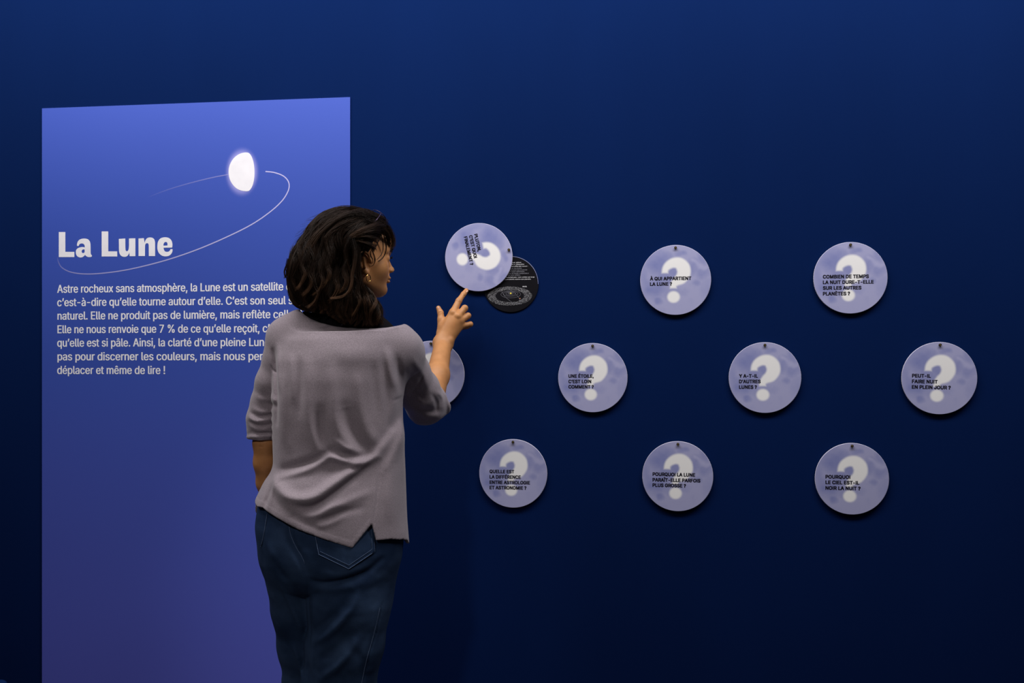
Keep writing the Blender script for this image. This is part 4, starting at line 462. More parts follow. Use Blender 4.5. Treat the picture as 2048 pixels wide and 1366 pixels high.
class Field:
    def __init__(s, lo, hi, h):
        s.lo = np.array(lo, float); s.h = h
        s.ax = [np.arange(lo[i], hi[i]+h, h).astype(np.float32) for i in range(3)]
        s.d = np.full([len(a_) for a_ in s.ax], 0.06, np.float32)
    def sub(s, lo, hi):
        sl = []
        for i in range(3):
            a_ = int(max(0, math.floor((lo[i]-s.lo[i])/s.h))); b_ = int(min(len(s.ax[i]), math.ceil((hi[i]-s.lo[i])/s.h)+1))
            if b_ <= a_: return None
            sl.append(slice(a_, b_))
        X = s.ax[0][sl[0]][:, None, None]; Y = s.ax[1][sl[1]][None, :, None]; Z = s.ax[2][sl[2]][None, None, :]
        return tuple(sl), X, Y, Z
    def comb(s, sl, nd, k, op='u'):
        a_ = s.d[sl]
        if op == 'u':
            if k > 0:
                h = np.clip(0.5+0.5*(nd-a_)/k, 0, 1); s.d[sl] = nd*(1-h)+a_*h-k*h*(1-h)
            else: s.d[sl] = np.minimum(a_, nd)
        else:   # carve
            nd = -nd
            if k > 0:
                h = np.clip(0.5-0.5*(nd-a_)/k, 0, 1); s.d[sl] = nd*(1-h)+a_*h+k*h*(1-h)
            else: s.d[sl] = np.maximum(a_, nd)
    def cap(s, a_, b_, ra, rb, k=0.01, op='u', sq=None):
        a_ = np.asarray(a_, float); b_ = np.asarray(b_, float); m = max(ra, rb)+k*2+0.022
        q = s.sub(np.minimum(a_, b_)-m, np.maximum(a_, b_)+m)
        if q is None: return
        sl, X, Y, Z = q; ba = b_-a_; L2 = max((ba**2).sum(), 1e-12)
        t = np.clip(((X-a_[0])*ba[0]+(Y-a_[1])*ba[1]+(Z-a_[2])*ba[2])/L2, 0, 1).astype(np.float32)
        dd = np.sqrt((X-a_[0]-t*ba[0])**2+(Y-a_[1]-t*ba[1])**2+(Z-a_[2]-t*ba[2])**2)-(ra+(rb-ra)*t)
        s.comb(sl, dd.astype(np.float32), k, op)
    def ell(s, c, r, k=0.01, op='u', rot=None):
        c = np.asarray(c, float); r = np.asarray(r, float); m = r.max()+k*2+0.012
        q = s.sub(c-m, c+m)
        if q is None: return
        sl, X, Y, Z = q; dx, dy, dz = X-c[0], Y-c[1], Z-c[2]
        if rot is not None:
            dx, dy, dz = (rot[i][0]*dx+rot[i][1]*dy+rot[i][2]*dz for i in range(3))
        k0 = np.sqrt((dx/r[0])**2+(dy/r[1])**2+(dz/r[2])**2)+1e-6; k1 = np.sqrt((dx/r[0]**2)**2+(dy/r[1]**2)**2+(dz/r[2]**2)**2)+1e-6
        s.comb(sl, (k0*(k0-1)/k1).astype(np.float32), k, op)
    def mesh(s): return surface_nets(s.d, s.ax)
def surface_nets(d, ax):
    ins = d < 0
    c = np.zeros(tuple(n-1 for n in d.shape), np.int8)
    for i in (0, 1):
        for j in (0, 1):
            for k in (0, 1): c += ins[i:d.shape[0]-1+i, j:d.shape[1]-1+j, k:d.shape[2]-1+k]
    act = (c > 0) & (c < 8); idx = np.argwhere(act); n = len(idx)
    vid = np.full(act.shape, -1, np.int32); vid[act] = np.arange(n)
    acc = np.zeros((n, 3)); cnt = np.zeros(n); corners = [(i, j, k) for i in (0, 1) for j in (0, 1) for k in (0, 1)]
    I, J, K = idx.T
    val = {co: d[I+co[0], J+co[1], K+co[2]] for co in corners}
    for a_ in corners:
        for axs in range(3):
            if a_[axs]: continue
            b_ = list(a_); b_[axs] = 1; b_ = tuple(b_); va, vb = val[a_], val[b_]; m = (va < 0) != (vb < 0)
            t = va[m]/(va[m]-vb[m]); p = np.tile(np.array(a_, float), (m.sum(), 1)); p[:, axs] += t
            acc[m] += p; cnt[m] += 1
    P = idx+acc/cnt[:, None]
    V = np.stack([ax[i][0]+P[:, i]*(ax[i][1]-ax[i][0]) for i in range(3)], 1)
    Fs = []
    for axs in range(3):
        o1, o2 = (axs+1) % 3, (axs+2) % 3
        s0 = [slice(None)]*3; s1 = [slice(None)]*3; s0[axs] = slice(0, -1); s1[axs] = slice(1, None)
        e = ins[tuple(s0)] != ins[tuple(s1)]
        q = np.argwhere(e); q = q[(q[:, o1] > 0) & (q[:, o2] > 0) & (q[:, o1] < d.shape[o1]-1) & (q[:, o2] < d.shape[o2]-1)]
        def cell(a1, a2):
            r_ = q.copy(); r_[:, o1] -= a1; r_[:, o2] -= a2; return vid[r_[:, 0], r_[:, 1], r_[:, 2]]
        quad = np.stack([cell(0, 0), cell(1, 0), cell(1, 1), cell(0, 1)], 1)
        fl = ins[q[:, 0], q[:, 1], q[:, 2]]
        quad[~fl] = quad[~fl][:, ::-1]; Fs.append(quad)
    return prune(V, np.concatenate(Fs))
def prune(V, Fc, least=1200):
    lab = np.arange(len(V)); e = np.concatenate([Fc[:, [0, 1]], Fc[:, [1, 2]], Fc[:, [2, 3]]])
    while True:
        m = np.minimum(lab[e[:, 0]], lab[e[:, 1]]); l2 = lab.copy(); np.minimum.at(l2, e[:, 0], m); np.minimum.at(l2, e[:, 1], m); l2 = l2[l2]
        if (l2 == lab).all(): break
        lab = l2
    cnt = np.bincount(lab, minlength=len(V)); keep = cnt[lab] >= min(least, cnt.max())
    new = np.cumsum(keep)-1; Fk = Fc[keep[Fc[:, 0]]]; return V[keep], new[Fk]
def smooth_mesh(V, Fc, it=2, lam=0.5):
    for _ in range(it):
        acc = np.zeros_like(V); cnt = np.zeros(len(V))
        for a_, b_ in ((0, 1), (1, 2), (2, 3), (3, 0)):
            for i in range(3):
                acc[:, i] += np.bincount(Fc[:, a_], V[Fc[:, b_], i], len(V))+np.bincount(Fc[:, b_], V[Fc[:, a_], i], len(V))
            cnt += np.bincount(Fc[:, a_], minlength=len(V))+np.bincount(Fc[:, b_], minlength=len(V))
        V = V+(acc/cnt[:, None].clip(1)-V)*lam
    return V
def person_mesh(name, V, Fc, mat, parent=None):
    return mesh_obj(name, to_world(V)-(BASE if parent is None else BASE), Fc, mat, parent)

DC = 2.47                                   # depth of the torso's axis
def P3(t, d=DC): return A(t[0], t[1], d)

# ---- head frame
PHI = math.radians(27)
HO = A(703, 510, DC+0.01)
HF = np.array([math.cos(PHI), math.sin(PHI), 0]); HS = np.array([math.sin(PHI), -math.cos(PHI), 0]); HU = np.array([0, 0, 1.0])
def h2m(V): V = np.asarray(V, float); return HO + V[:, 0:1]*HF + V[:, 1:2]*HS + V[:, 2:3]*HU
def m2h(V): q = np.asarray(V, float)-HO; return np.stack([q@HF, q@HS, q@HU], 1)

def build_head():
    f = Field((-0.13, -0.10, -0.20), (0.135, 0.10, 0.125), 0.0017)
    f.ell((-.012, 0, .020), (.090, .071, .082), 0)
    f.ell((.030, 0, -.020), (.062, .060, .080), .02)
    f.ell((.045, 0, -.060), (.040, .044, .036), .02)
    for s in (-1, 1):
        f.cap((.000, s*.050, -.055), (.068, s*.012, -.086), .015, .013, .022)
        f.ell((.055, s*.036, -.034), (.026, .023, .027), .018)
        f.cap((.088, s*.008, .010), (.074, s*.040, .010), .009, .008, .012)
    f.ell((.077, 0, -.084), (.014, .017, .014), .012)
    f.ell((.073, 0, .035), (.030, .045, .035), .02)
    for s in (-1, 1):
        f.ell((.103, s*.031, -.007), (.017, .016, .011), .010, 'c')
        f.ell((.074, s*.031, -.008), (.0155, .0155, .0125), .004)
    for s in (-1, 1): f.ell((.090, s*.031, -.0078), (.0055, .0110, .0034), .001, 'c')
    f.cap((.088, 0, .001), (.101, 0, -.029), .006, .0072, .008)
    f.ell((.1040, 0, -.0325), (.0085, .0085, .0070), .005)
    for s in (-1, 1): f.ell((.099, s*.0095, -.0355), (.0080, .0058, .0055), .004)
    f.ell((.088, 0, -.050), (.010, .018, .013), .008)
    f.ell((.0950, 0, -.0545), (.0065, .017, .0042), .003)
    f.ell((.0930, 0, -.0630), (.0068, .015, .0046), .003)
    f.ell((.0905, 0, -.0735), (.008, .013, .004), .006, 'c')
    for s in (-1, 1):   # ears
        e_ = .013; a_ = math.radians(14); rot = [[math.cos(a_), 0, math.sin(a_)], [0, 1, 0], [-math.sin(a_), 0, math.cos(a_)]]
        f.ell((-.004+e_, s*.0695, -.028), (.0165, .0065, .0275), .006, rot=rot)
        pts = [(-.002+e_+.0155*math.cos(t)-(.004 if math.sin(t) > 0 else 0), s*.0770, -.022+.0215*math.sin(t)) for t in np.linspace(-0.1, 3.9, 12)]
        for p, q in zip(pts[:-1], pts[1:]): f.cap(p, q, .0032, .0032, .0015)
        f.ell((.000+e_, s*.0775, -.029), (.0075, .005, .012), .003, 'c')
        f.cap((-.004+e_, s*.0775, -.038), (-.007+e_, s*.0770, -.014), .003, .0025, .002)
        f.ell((.002+e_, s*.0745, -.050), (.0070, .0045, .0078), .003)
        f.ell((.010+e_, s*.073, -.030), (.004, .004, .006), .003)
    f.cap((-.022, 0, -.03), (-.026, -.005, -.19), .050, .050, .02)
    V, Fc = f.mesh(); return h2m(smooth_mesh(V, Fc, 2)), Fc

# ---- right arm and hand
WR = A(886, 688, 2.862); EL = A(862, 806, 2.668)
def build_arm():
    f = Field(A(835, 870, 2.60)+np.array([0, 0, 0]), A(965, 560, 2.95), 0.0014)
    def H(px, py, d): return A(px, py, d)
    f.cap(EL, (EL*0.55+WR*0.45)+np.array([0.002, 0, 0]), .0345, .0308, 0)
    f.cap(EL*0.55+WR*0.45+np.array([0.002, 0, 0]), WR, .0308, .0245, .02)
    f.cap(WR+np.array([-.007, 0, 0]), WR+np.array([.008, 0, 0]), .0205, .0205, .015)
    dk = 2.868
    M = dict(i=H(906, 626, 2.873), m=H(915, 633, 2.866), r=H(919.5, 642, 2.869), p=H(921, 652, 2.877))
    for kx, ro, r1 in (('i', -8, .0125), ('m', -2, .0125), ('r', 4, .012), ('p', 9, .0110)):
        f.cap(WR+np.array([ro*.0011, 0, .008]), M[kx], .0160, r1*.94, .012)
    f.cap(H(885, 668, 2.878), H(903, 640, 2.886), .0150, .012, .012)
    # index, stretched up to the disc
    i1 = M['i']; i2 = H(917.5, 602, 2.890); i3 = H(926.8, 588.5, 2.906); i4 = H(932.8, 581.0, 2.9165)
    f.cap(i1, i2, .0112, .0087, .007); f.ell(i2, (.0090, .0089, .0090), .004); f.cap(i2, i3, .0084, .0076, .003); f.cap(i3, i4, .0076, .0066, .003)
    # middle, ring, little: proximal outwards, the rest folded towards the palm
    for kx, P_, Q_, T_, r_ in (('m', (929.5, 616.5, 2.882), (926, 622, 2.908), (915, 634, 2.910), .0092),
                               ('r', (936.0, 631.5, 2.884), (931, 637, 2.908), (918, 645, 2.909), .0086),
                               ('p', (940.5, 648.5, 2.888), (935, 653, 2.907), (921, 657, 2.906), .0078)):
        a_ = M[kx]; p = H(*P_); q = H(*Q_); t = H(*T_)
        f.cap(a_, p, r_*1.15, r_, .005); f.ell(p, (r_*1.03,)*3, .003); f.cap(p, q, r_*.97, r_*.88, .0025); f.cap(q, t, r_*.88, r_*.75, .0025)
    # thumb
    c = H(884, 664, 2.880); m = H(882.5, 640, 2.888); ip = H(881.0, 625.5, 2.893); tp = H(876.8, 616.0, 2.897)
    f.cap(c, m, .0145, .0108, .010); f.cap(m, ip, .0105, .0090, .005); f.cap(ip, tp, .0090, .0068, .003)
    f.cap(H(888, 655, 2.876), H(900, 636, 2.882), .012, .010, .010)
    # ulna bump and knuckles
    f.ell(H(900, 681, 2.852), (.008, .008, .009), .008)
    f.ell(H(907, 625, 2.864), (.006, .005, .006), .006); f.ell(H(915.5, 631.5, 2.858), (.006, .005, .006), .006)
    for px, py, d_ in ((917.0, 600.5, 2.8825),):
        for o_ in (-2.0, 0.2, 2.2): f.cap(H(px-3.6, py+o_*1.0-1.2, d_-0.0005), H(px+3.4, py+o_*1.0+1.6, d_-0.0005), .0007, .0007, .0012, 'c')
    f.cap(H(922.8, 589.0, 2.8985), H(929.8, 592.5, 2.8985), .0007, .0007, .0012, 'c')
    f.cap(H(877, 625.5, 2.8845), H(885, 623.0, 2.8845), .0006, .0006, .001, 'c')
    V, Fc = f.mesh(); return smooth_mesh(V, Fc, 1), Fc
def build_left_arm():
    f = Field((-0.69, 2.36, A(495, 1070, 2.40)[2]), A(640, 830, 2.64), 0.003)
    pts = [(533, 850, 2.505, .024), (530, 885, 2.50, .0285), (531, 925, 2.51, .0285), (534, 965, 2.53, .0255), (540, 1000, 2.55, .022), (552, 1035, 2.565, .020)]
    for p, q in zip(pts[:-1], pts[1:]): f.cap(A(*p[:3]), A(*q[:3]), p[3], q[3], .012)
    f.cap(A(512, 893, 2.472), A(536, 893, 2.468), .001, .001, .003, 'c')
    V, Fc = f.mesh(); return smooth_mesh(V, Fc, 1), Fc
def build_trunk():
    f = Field((-0.74, 2.2, 0.03), (-0.05, 2.75, 1.52), 0.009)
    f.cap(A(692, 625, DC), A(690, 690, DC+.005), .040, .045, .03)
    f.cap(A(610, 700, DC), A(785, 712, DC), .036, .038, .03)
    f.ell(A(680, 760, DC), (.125, .085, .15), .04); f.ell(A(675, 900, DC), (.11, .08, .14), .05)
    f.ell(A(662, 1060, DC), (.135, .085, .11), .04)
    f.cap(A(577, 690, DC), A(547, 765, DC+.01), .030, .028, .03); f.cap(A(547, 765, DC+.01), A(533, 850, 2.505), .028, .024, .02)
    f.cap(A(800, 706, 2.5), A(837, 780, 2.615), .034, .032, .03); f.cap(A(837, 780, 2.615), EL, .032, .033, .02)
    for hx, kx, ax_, d_ in ((702, 690, 684, DC), (598, 618, 626, DC+.075)):
        f.cap(A(hx, 1110, DC+.005), A(kx, 1330, d_), .064, .045, .03); f.cap(A(kx, 1330, d_), A(ax_, 1655, d_), .048, .030, .03)
        ft = A(ax_, 1690, d_); f.cap(ft, ft+np.array([0, .13, -.01]), .03, .024, .02)
    V, Fc = f.mesh(); return smooth_mesh(V, Fc, 1), Fc
parts = [build_trunk(), build_head(), build_arm(), build_left_arm()]
Vb = []; Fb = []; n0 = 0
for V, Fc in parts: Vb.append(V); Fb.append(Fc+n0); n0 += len(V)
m_skin = noise_mat('skin', s2l((176, 122, 76)), s2l((190, 134, 86)), 45, 0.5, 0.35, 0.12, 500, sss=0.12, bdist=0.0008)
person = mesh_obj('person', to_world(np.concatenate(Vb))-BASE, np.concatenate(Fb), m_skin); person.location = BASE
tag(person, 'woman in a grey sweater and blue jeans, seen from behind, pointing at a moon disc', 'person')
def child(name, V, Fc, mat, parent=person): return mesh_obj(name, to_world(V)-BASE, Fc, mat, parent)

# nails, eyes, brow, lashes
def blob(name, c, r, rot, mat, n=(16, 10)):
    V = []; Fc = []
    for i in range(n[1]+1):
        for j in range(n[0]):
            a_ = math.pi*i/n[1]; b_ = 2*math.pi*j/n[0]; V.append((math.sin(a_)*math.cos(b_)*r[0], math.sin(a_)*math.sin(b_)*r[1], math.cos(a_)*r[2]))
    for i in range(n[1]):
        for j in range(n[0]): Fc.append((i*n[0]+j, i*n[0]+(j+1) % n[0], (i+1)*n[0]+(j+1) % n[0], (i+1)*n[0]+j))
    V = np.array(V)@np.array(rot)+np.asarray(c); return child(name, V, np.array(Fc), mat)
m_nail = noise_mat('nail', s2l((212, 160, 140)), s2l((222, 172, 152)), 60, 0.3, 0.5)
def frame(u, v_): u = np.array(u, float); u /= np.linalg.norm(u); v_ = np.array(v_, float); v_ -= u*(u@v_); v_ /= np.linalg.norm(v_); return [np.cross(u, v_), v_, u]
dI = A(933, 581, 2.915)-A(926.8, 588.5, 2.906)
blob('fingernail', A(932.2, 582.2, 2.9085), (.0048, .0013, .0062), frame(dI, (-0.15, -1, 0)), m_nail)
blob('fingernail', A(876.4, 616.8, 2.8905), (.0040, .0013, .0055), frame(A(876.5, 615, 2.897)-A(881, 625, 2.893), (-0.6, -1, 0)), m_nail)
m_eye = noise_mat('eye_white', s2l((225, 215, 210)), s2l((230, 222, 218)), 40, 0.2, 0.5)
m_dark = noise_mat('dark_lash', s2l((20, 14, 12)), s2l((26, 18, 15)), 60, 0.6, 0.2)
for s in (-1, 1):
    eb = blob('eye', h2m([(.0775, s*.031, -.0075)])[0], (.0118, .0118, .0118), [HF, HS, HU], m_eye)
    blob('iris', h2m([(.0872, s*.0315, -.0075)])[0], (.0024, .0052, .0052), [HF, HS, HU], m_dark)

# ---- fold relief: lines drawn on the cloth as seen from behind, in metres of relief
def relief(ax, lines, d=DC):
    Xg = ax[0][:, None]; Zg = ax[2][None, :]
    PX = Xg/(d-0.11)*F+1024; PY = HORIZON-(Zg-HZ)/(d-0.11)*F
    out = np.zeros(np.broadcast_shapes(PX.shape, PY.shape), np.float32)
    for pts, wd, amp in lines:
        sp = spline(pts, 6); best = np.full(out.shape, 1e9, np.float32); tb = np.zeros(out.shape, np.float32)
        n = len(sp)-1
        for i in range(n):
            (x0, y0), (x1, y1) = sp[i], sp[i+1]; dx, dy = x1-x0, y1-y0
            t = np.clip(((PX-x0)*dx+(PY-y0)*dy)/(dx*dx+dy*dy+1e-9), 0, 1); q = (PX-x0-t*dx)**2+(PY-y0-t*dy)**2
            m = q < best; best = np.where(m, q, best); tb = np.where(m, (i+t)/n, tb)
        fade = np.sin(np.pi*np.clip(tb*0.9+0.05, 0, 1))**0.6
        out += amp*fade*np.exp(-best/(wd*wd))
    return out, PX+0*PY, PY+0*PX

def sup_torso(fl, rows, n_exp=2.3):
    """superelliptic column through measured rows (py, left px, right px, half depth, depth)"""
    rows = np.array(rows, float); Z = HZ+(HORIZON-rows[:, 0])/F*DC
    xl_ = (rows[:, 1]-1024)/F*DC; xr_ = (rows[:, 2]-1024)/F*DC; o = np.argsort(Z)
    z = fl.ax[2]; g = lambda a_: np.interp(z, Z[o], a_[o]).astype(np.float32)[None, None, :]
    def sm(a_):   # smooth along z
        k = np.exp(-np.linspace(-2, 2, 17)**2); k /= k.sum(); q = np.pad(a_[0, 0], 8, 'edge'); return np.convolve(q, k, 'valid').astype(np.float32)[None, None, :]
    L_, R_, B_, Dp = sm(g(xl_)), sm(g(xr_)), sm(g(rows[:, 3])), sm(g(rows[:, 4]))
    cx = (L_+R_)/2; a_ = (R_-L_)/2
    X = fl.ax[0][:, None, None]; Y = fl.ax[1][None, :, None]
    u = np.abs(X-cx)/a_; v_ = np.abs(Y-Dp)/B_
    q = (u**n_exp+v_**n_exp+1e-9); q1 = q**(1/n_exp)
    gr = q**(1/n_exp-1)*np.sqrt((u**(n_exp-1)/a_)**2+(v_**(n_exp-1)/B_)**2)+1e-3
    return ((q1-1)/gr).astype(np.float32)

# ---- sweater
NECK = ([560, 588, 600, 610, 620, 640, 665, 690, 720, 750, 775, 795, 806, 816, 835], [570, 600, 620, 630.5, 637, 645.5, 651, 654.5, 656.5, 657, 655, 651.5, 649, 640, 600])
def build_sweater():
    f = Field((-0.705, 2.31, A(482, 1125, 2.33)[2]), (A(915, 600, 2.75)[0]+.01, 2.76, A(600, 605, 2.5)[2]), 0.0023)
    td = sup_torso(f, [(610, 640, 760, .05, DC), (650, 585, 800, .085, DC), (680, 560, 815, .105, DC), (720, 551, 818, .117, DC), (760, 547, 812, .120, DC), (800, 546, 806, .118, DC), (850, 546.5, 806, .112, DC),
        (900, 548, 808, .108, DC), (928, 549, 809, .108, DC), (945, 543, 810, .112, DC), (960, 531, 810, .118, DC), (985, 519, 811, .125, DC), (1020, 507, 812, .130, DC), (1060, 502, 815, .132, DC), (1130, 496, 821, .132, DC)])
    topz = A(600, 668, DC)[2]
    Z = f.ax[2][None, None, :]
    td = np.maximum(td, Z-(topz+0.004))
    f.d = td
    # shoulder line
    k = .035
    f.cap(A(573, 674, DC), A(606, 663, DC), .045, .046, k)
    f.cap(A(606, 661, DC), A(650, 674, DC), .046, .049, k); f.cap(A(650, 674, DC), A(700, 685, DC), .049, .050, k)
    f.cap(A(700, 685, DC), A(770, 688, DC), .050, .050, k); f.cap(A(770, 688, DC), A(795, 698, DC), .050, .050, k)
    f.cap(A(795, 698, DC), A(801, 706, DC+.03), .050, .056, k)
    # left sleeve
    g = Field(f.ax[0][[0]].tolist()+f.ax[1][[0]].tolist()+f.ax[2][[0]].tolist(), (0, 0, 0), 0.0023); g.ax = f.ax; g.lo = f.lo; g.d = np.full_like(f.d, 0.06)
    LS = [(573, 676, DC, .044), (562, 720, DC+.005, .043), (545, 765, DC+.01, .041), (534, 805, DC+.02, .0385), (527, 838, DC+.025, .0405), (527, 862, DC+.03, .0375), (527, 890, DC+.03, .0360)]
    for p, q in zip(LS[:-1], LS[1:]): g.cap(A(*p[:3]), A(*q[:3]), p[3], q[3], .012)
    for py, rr, tx, dx in ((833, .0405, 2.5, 0), (847, .0400, -1.5, 1), (860, .0385, 2, 0.5), (871, .0385, -1, -0.5)):
        for t in np.linspace(0, 2*math.pi, 14, endpoint=False):
            t2 = t+2*math.pi/14
            c = A(527.5+dx, py, DC+.028)
            p = c+np.array([rr*.96*math.cos(t), rr*.96*math.sin(t), .004*math.sin(t*2+py)+tx*.0016*math.cos(t)]); q = c+np.array([rr*.96*math.cos(t2), rr*.96*math.sin(t2), .004*math.sin(t2*2+py)+tx*.0016*math.cos(t2)])
            g.cap(p, q, .0052, .0052, .0015)
    zc = A(525, 879, DC+.02)[2]
    g.d = np.maximum(g.d, zc-f.ax[2][None, None, :]-0.10*(f.ax[0][:, None, None]-A(525, 879, DC)[0])*0.3)
    hollow = np.full_like(f.d, 0.06); g2 = g.d; 
    # right sleeve
    r_ = g; 
    rs = Field((0, 0, 0), (0.01, 0.01, 0.01), 0.0023); rs.ax = f.ax; rs.lo = f.lo; rs.d = np.full_like(f.d, 0.06)
    RS = [(801, 706, DC+.03, .053), (816, 744, DC+.09, .052), (837, 782, DC+.145, .0525), (851, 810, DC+.195, .0500), (870, 800, DC+.225, .0440), (882, 770, DC+.27, .0420)]
    for p, q in zip(RS[:-1], RS[1:]): rs.cap(A(*p[:3]), A(*q[:3]), p[3], q[3], .02)
    # cuff rim
    pc = A(873, 768, 2.68); nn = np.array([.76, .40, .50]); nn /= np.linalg.norm(nn)
    X = f.ax[0][:, None, None]; Y = f.ax[1][None, :, None]
    pl = (X-pc[0])*nn[0]+(Y-pc[1])*nn[1]+(Z-pc[2])*nn[2]
    rs.d = rs.d-(0.0022*np.exp(-((pl+.008)/.006)**2)).astype(np.float32)
    rs.d = np.maximum(rs.d, pl)
    for o_ in (g.d, rs.d):
        kk = .022; h = np.clip(0.5+0.5*(o_-f.d)/kk, 0, 1); mixd = o_*(1-h)+f.d*h-kk*h*(1-h)
        # the sleeves blend at the shoulder only; lower down they just meet the body
        wz = np.clip((Z-A(0, 780, DC)[2])/0.08, 0, 1); f.d = (mixd*wz+np.minimum(o_, f.d)*(1-wz)).astype(np.float32)
    S = [([(555, 760), (556, 830), (556, 900), (552, 940)], 12, .004), ([(540, 975), (530, 1000), (522, 1020)], 5, -.004), ([(548, 960), (541, 985), (536, 1020)], 5, .004), ([(556, 946), (580, 938), (610, 929), (640, 917), (655, 905)], 10, -.009), ([(545, 957), (580, 949), (620, 936), (645, 922), (662, 914), (690, 922), (725, 926), (752, 915)], 8, .009),
         ([(545, 965), (565, 985), (600, 996), (635, 990), (672, 965), (712, 938), (750, 910), (775, 870)], 11, .013), ([(600, 1012), (622, 1014), (645, 1004), (678, 980), (715, 950), (745, 922)], 7, -.010),
         ([(560, 965), (575, 1000), (590, 1030)], 16, .005), ([(640, 1030), (665, 1015), (700, 1000), (740, 985)], 9, .004), ([(650, 1040), (690, 1022), (725, 1015)], 7, -.003),
         ([(690, 815), (698, 850), (715, 885), (738, 912)], 13, -.009), ([(667, 735), (669, 790), (673, 840), (690, 880), (720, 915)], 12, .007), ([(640, 820), (641, 860), (646, 900)], 10, -.009),
         ([(619, 730), (617, 790), (618, 840), (630, 880), (650, 905)], 12, .006), ([(579, 715), (583, 760), (584, 800)], 8, .004), ([(598, 720), (600, 780), (598, 830)], 8, -.004), ([(560, 700), (563, 760), (565, 850), (575, 900)], 9, .004),
         ([(533, 700), (540, 740), (546, 790), (546, 850)], 5, -.008), ([(547, 690), (550, 730), (553, 780)], 6, .005),
         ([(773, 700), (778, 740), (787, 775)], 8, .006), ([(790, 715), (792, 750), (796, 785)], 7, -.007), ([(765, 715), (766, 760), (770, 800), (768, 850)], 8, -.004),
         ([(800, 800), (790, 830), (770, 870), (745, 905)], 10, -.007), ([(806, 830), (800, 870), (785, 910), (765, 945)], 10, .006), ([(780, 930), (775, 980), (778, 1040)], 10, .004), ([(795, 900), (797, 980), (800, 1060)], 9, -.004),
         ([(718, 760), (722, 810), (735, 860), (755, 890)], 11, .005), ([(745, 730), (748, 780), (752, 830)], 9, -.004), ([(640, 700), (700, 705), (760, 700)], 20, .004),
         ([(615, 1030), (640, 1026), (665, 1012), (690, 1006)], 8, .005), ([(635, 1050), (660, 1045), (690, 1030)], 7, .003), ([(640, 1038), (670, 1030), (700, 1018)], 5, -.003), ([(545, 990), (560, 1010), (600, 1035), (640, 1055)], 8, -.003), ([(700, 940), (715, 935), (733, 919)], 6, -.005),
         ([(660, 900), (690, 910), (720, 914), (742, 908)], 7, -.006), ([(672, 880), (690, 895), (705, 900)], 6, .005), ([(835, 720), (850, 755), (858, 790)], 8, .004), ([(820, 740), (830, 775), (845, 800)], 7, -.004), ([(812, 800), (840, 818), (870, 825)], 7, -.004), ([(815, 820), (845, 835), (872, 836)], 7, .003),
         ([(862, 790), (868, 805), (868, 825)], 4, -.004), ([(872, 785), (881, 800), (880, 822)], 4, .003), ([(885, 795), (889, 808), (884, 830)], 3.5, -.003),
         ([(846, 752), (838, 768), (822, 785), (800, 798)], 2.6, -.0032), ([(758, 918), (755, 960), (751, 1010), (747, 1048)], 1.8, -.0022), ([(527, 731), (532, 740), (542, 747)], 2.0, -.0022),
         ([(527, 790), (535, 800), (545, 803)], 6, .003), ([(510, 805), (525, 812), (545, 813)], 5, -.003)]
    def at_depth(pts, dd): k_ = dd/(DC-.11); return [(1024+(x-1024)*k_, HORIZON+(y-HORIZON)*k_) for x, y in pts]
    S = [((at_depth(q[0], 2.53) if min(p[0] for p in q[0]) > 806 or q[0][0] == (846, 752) else q[0]), q[1], q[2]) for q in S]
    for pts, wd, am in (([(496, 833), (515, 842), (546, 838)], 3.5, .005), ([(497, 843), (520, 851), (546, 847)], 2.6, -.006), ([(498, 852), (520, 859), (546, 855)], 3.8, .004), ([(499, 862), (520, 867), (546, 864)], 2.6, -.005),
                        ([(500, 873), (520, 877), (546, 874)], 4, .004), ([(503, 815), (525, 824), (546, 822)], 5, .004), ([(500, 825), (520, 832), (546, 829)], 3, -.005), ([(510, 790), (530, 800), (546, 798)], 6, .003)):
        S.append((at_depth(pts, DC-.012), wd, am))
    rl, PX, PY = relief(f.ax, S)
    # hem line of the back piece and the side slit
    hx = [490, 505, 520, 525, 560, 600, 650, 706, 742.5, 743, 751, 780, 800, 818, 830]; hy = [1010, 1018, 1018, 1021, 1038, 1057, 1075, 1094.5, 1049, 1049, 1082, 1083, 1089, 1106, 1110]
    zh = np.interp(PX, hx, hy)
    s_ = (PY-zh)/F*(DC-.1)                      # > 0 below the hem
    s_ = s_*np.where((PX > 706) & (PX < 743), .62, np.where((PX > 743) & (PX < 751), .30, .93))
    band = np.clip((PY-zh+13.5)/1.5, 0, 1)*0.0008; band = band*(PX < 742)
    rl = rl+band
    front = [(490, 1045), (505, 1040), (560, 1050), (700, 1075), (818, 1112), (830, 1112)]
    zf = np.interp(PX, [q[0] for q in front], [q[1] for q in front]); sf = (PY-zf)/F*(DC+.1)*.95
    Yb = np.clip((DC+0.02-f.ax[1])/0.05, 0, 1)[None, :, None].astype(np.float32)
    slv = np.clip((PX-800)/25, 0, 1)[:, None, :]; Yb2 = np.maximum(Yb*(1-slv), slv*1.0)
    gx, gz = np.gradient(rl, 0.0023); gn = (1/np.sqrt(1+gx**2+gz**2))[:, None, :].astype(np.float32)
    d = f.d-rl[:, None, :].astype(np.float32)*Yb2
    # fine irregular relief
    nz = vnoise(PX*.6, PY*.35, 11, 1/24.)*.0030+vnoise(PX, PY*.5, 12, 1/14.)*.0006
    d = d-nz[:, None, :].astype(np.float32)
    tb_ = np.clip((Y-(DC-.02))/.05, 0, 1); tb_ = tb_*tb_*(3-2*tb_); hemz = (s_[:, None, :]*(1-tb_)+sf[:, None, :]*tb_).astype(np.float32)
    # neckline
    nx, ny = NECK
    zn = np.interp(PX, nx, ny); sn = ((zn-PY)/F*(DC-.06))*np.where((PX < 606) | (PX > 795), .25, .95)
    shell = np.maximum(d, -(d+0.0085))*gn
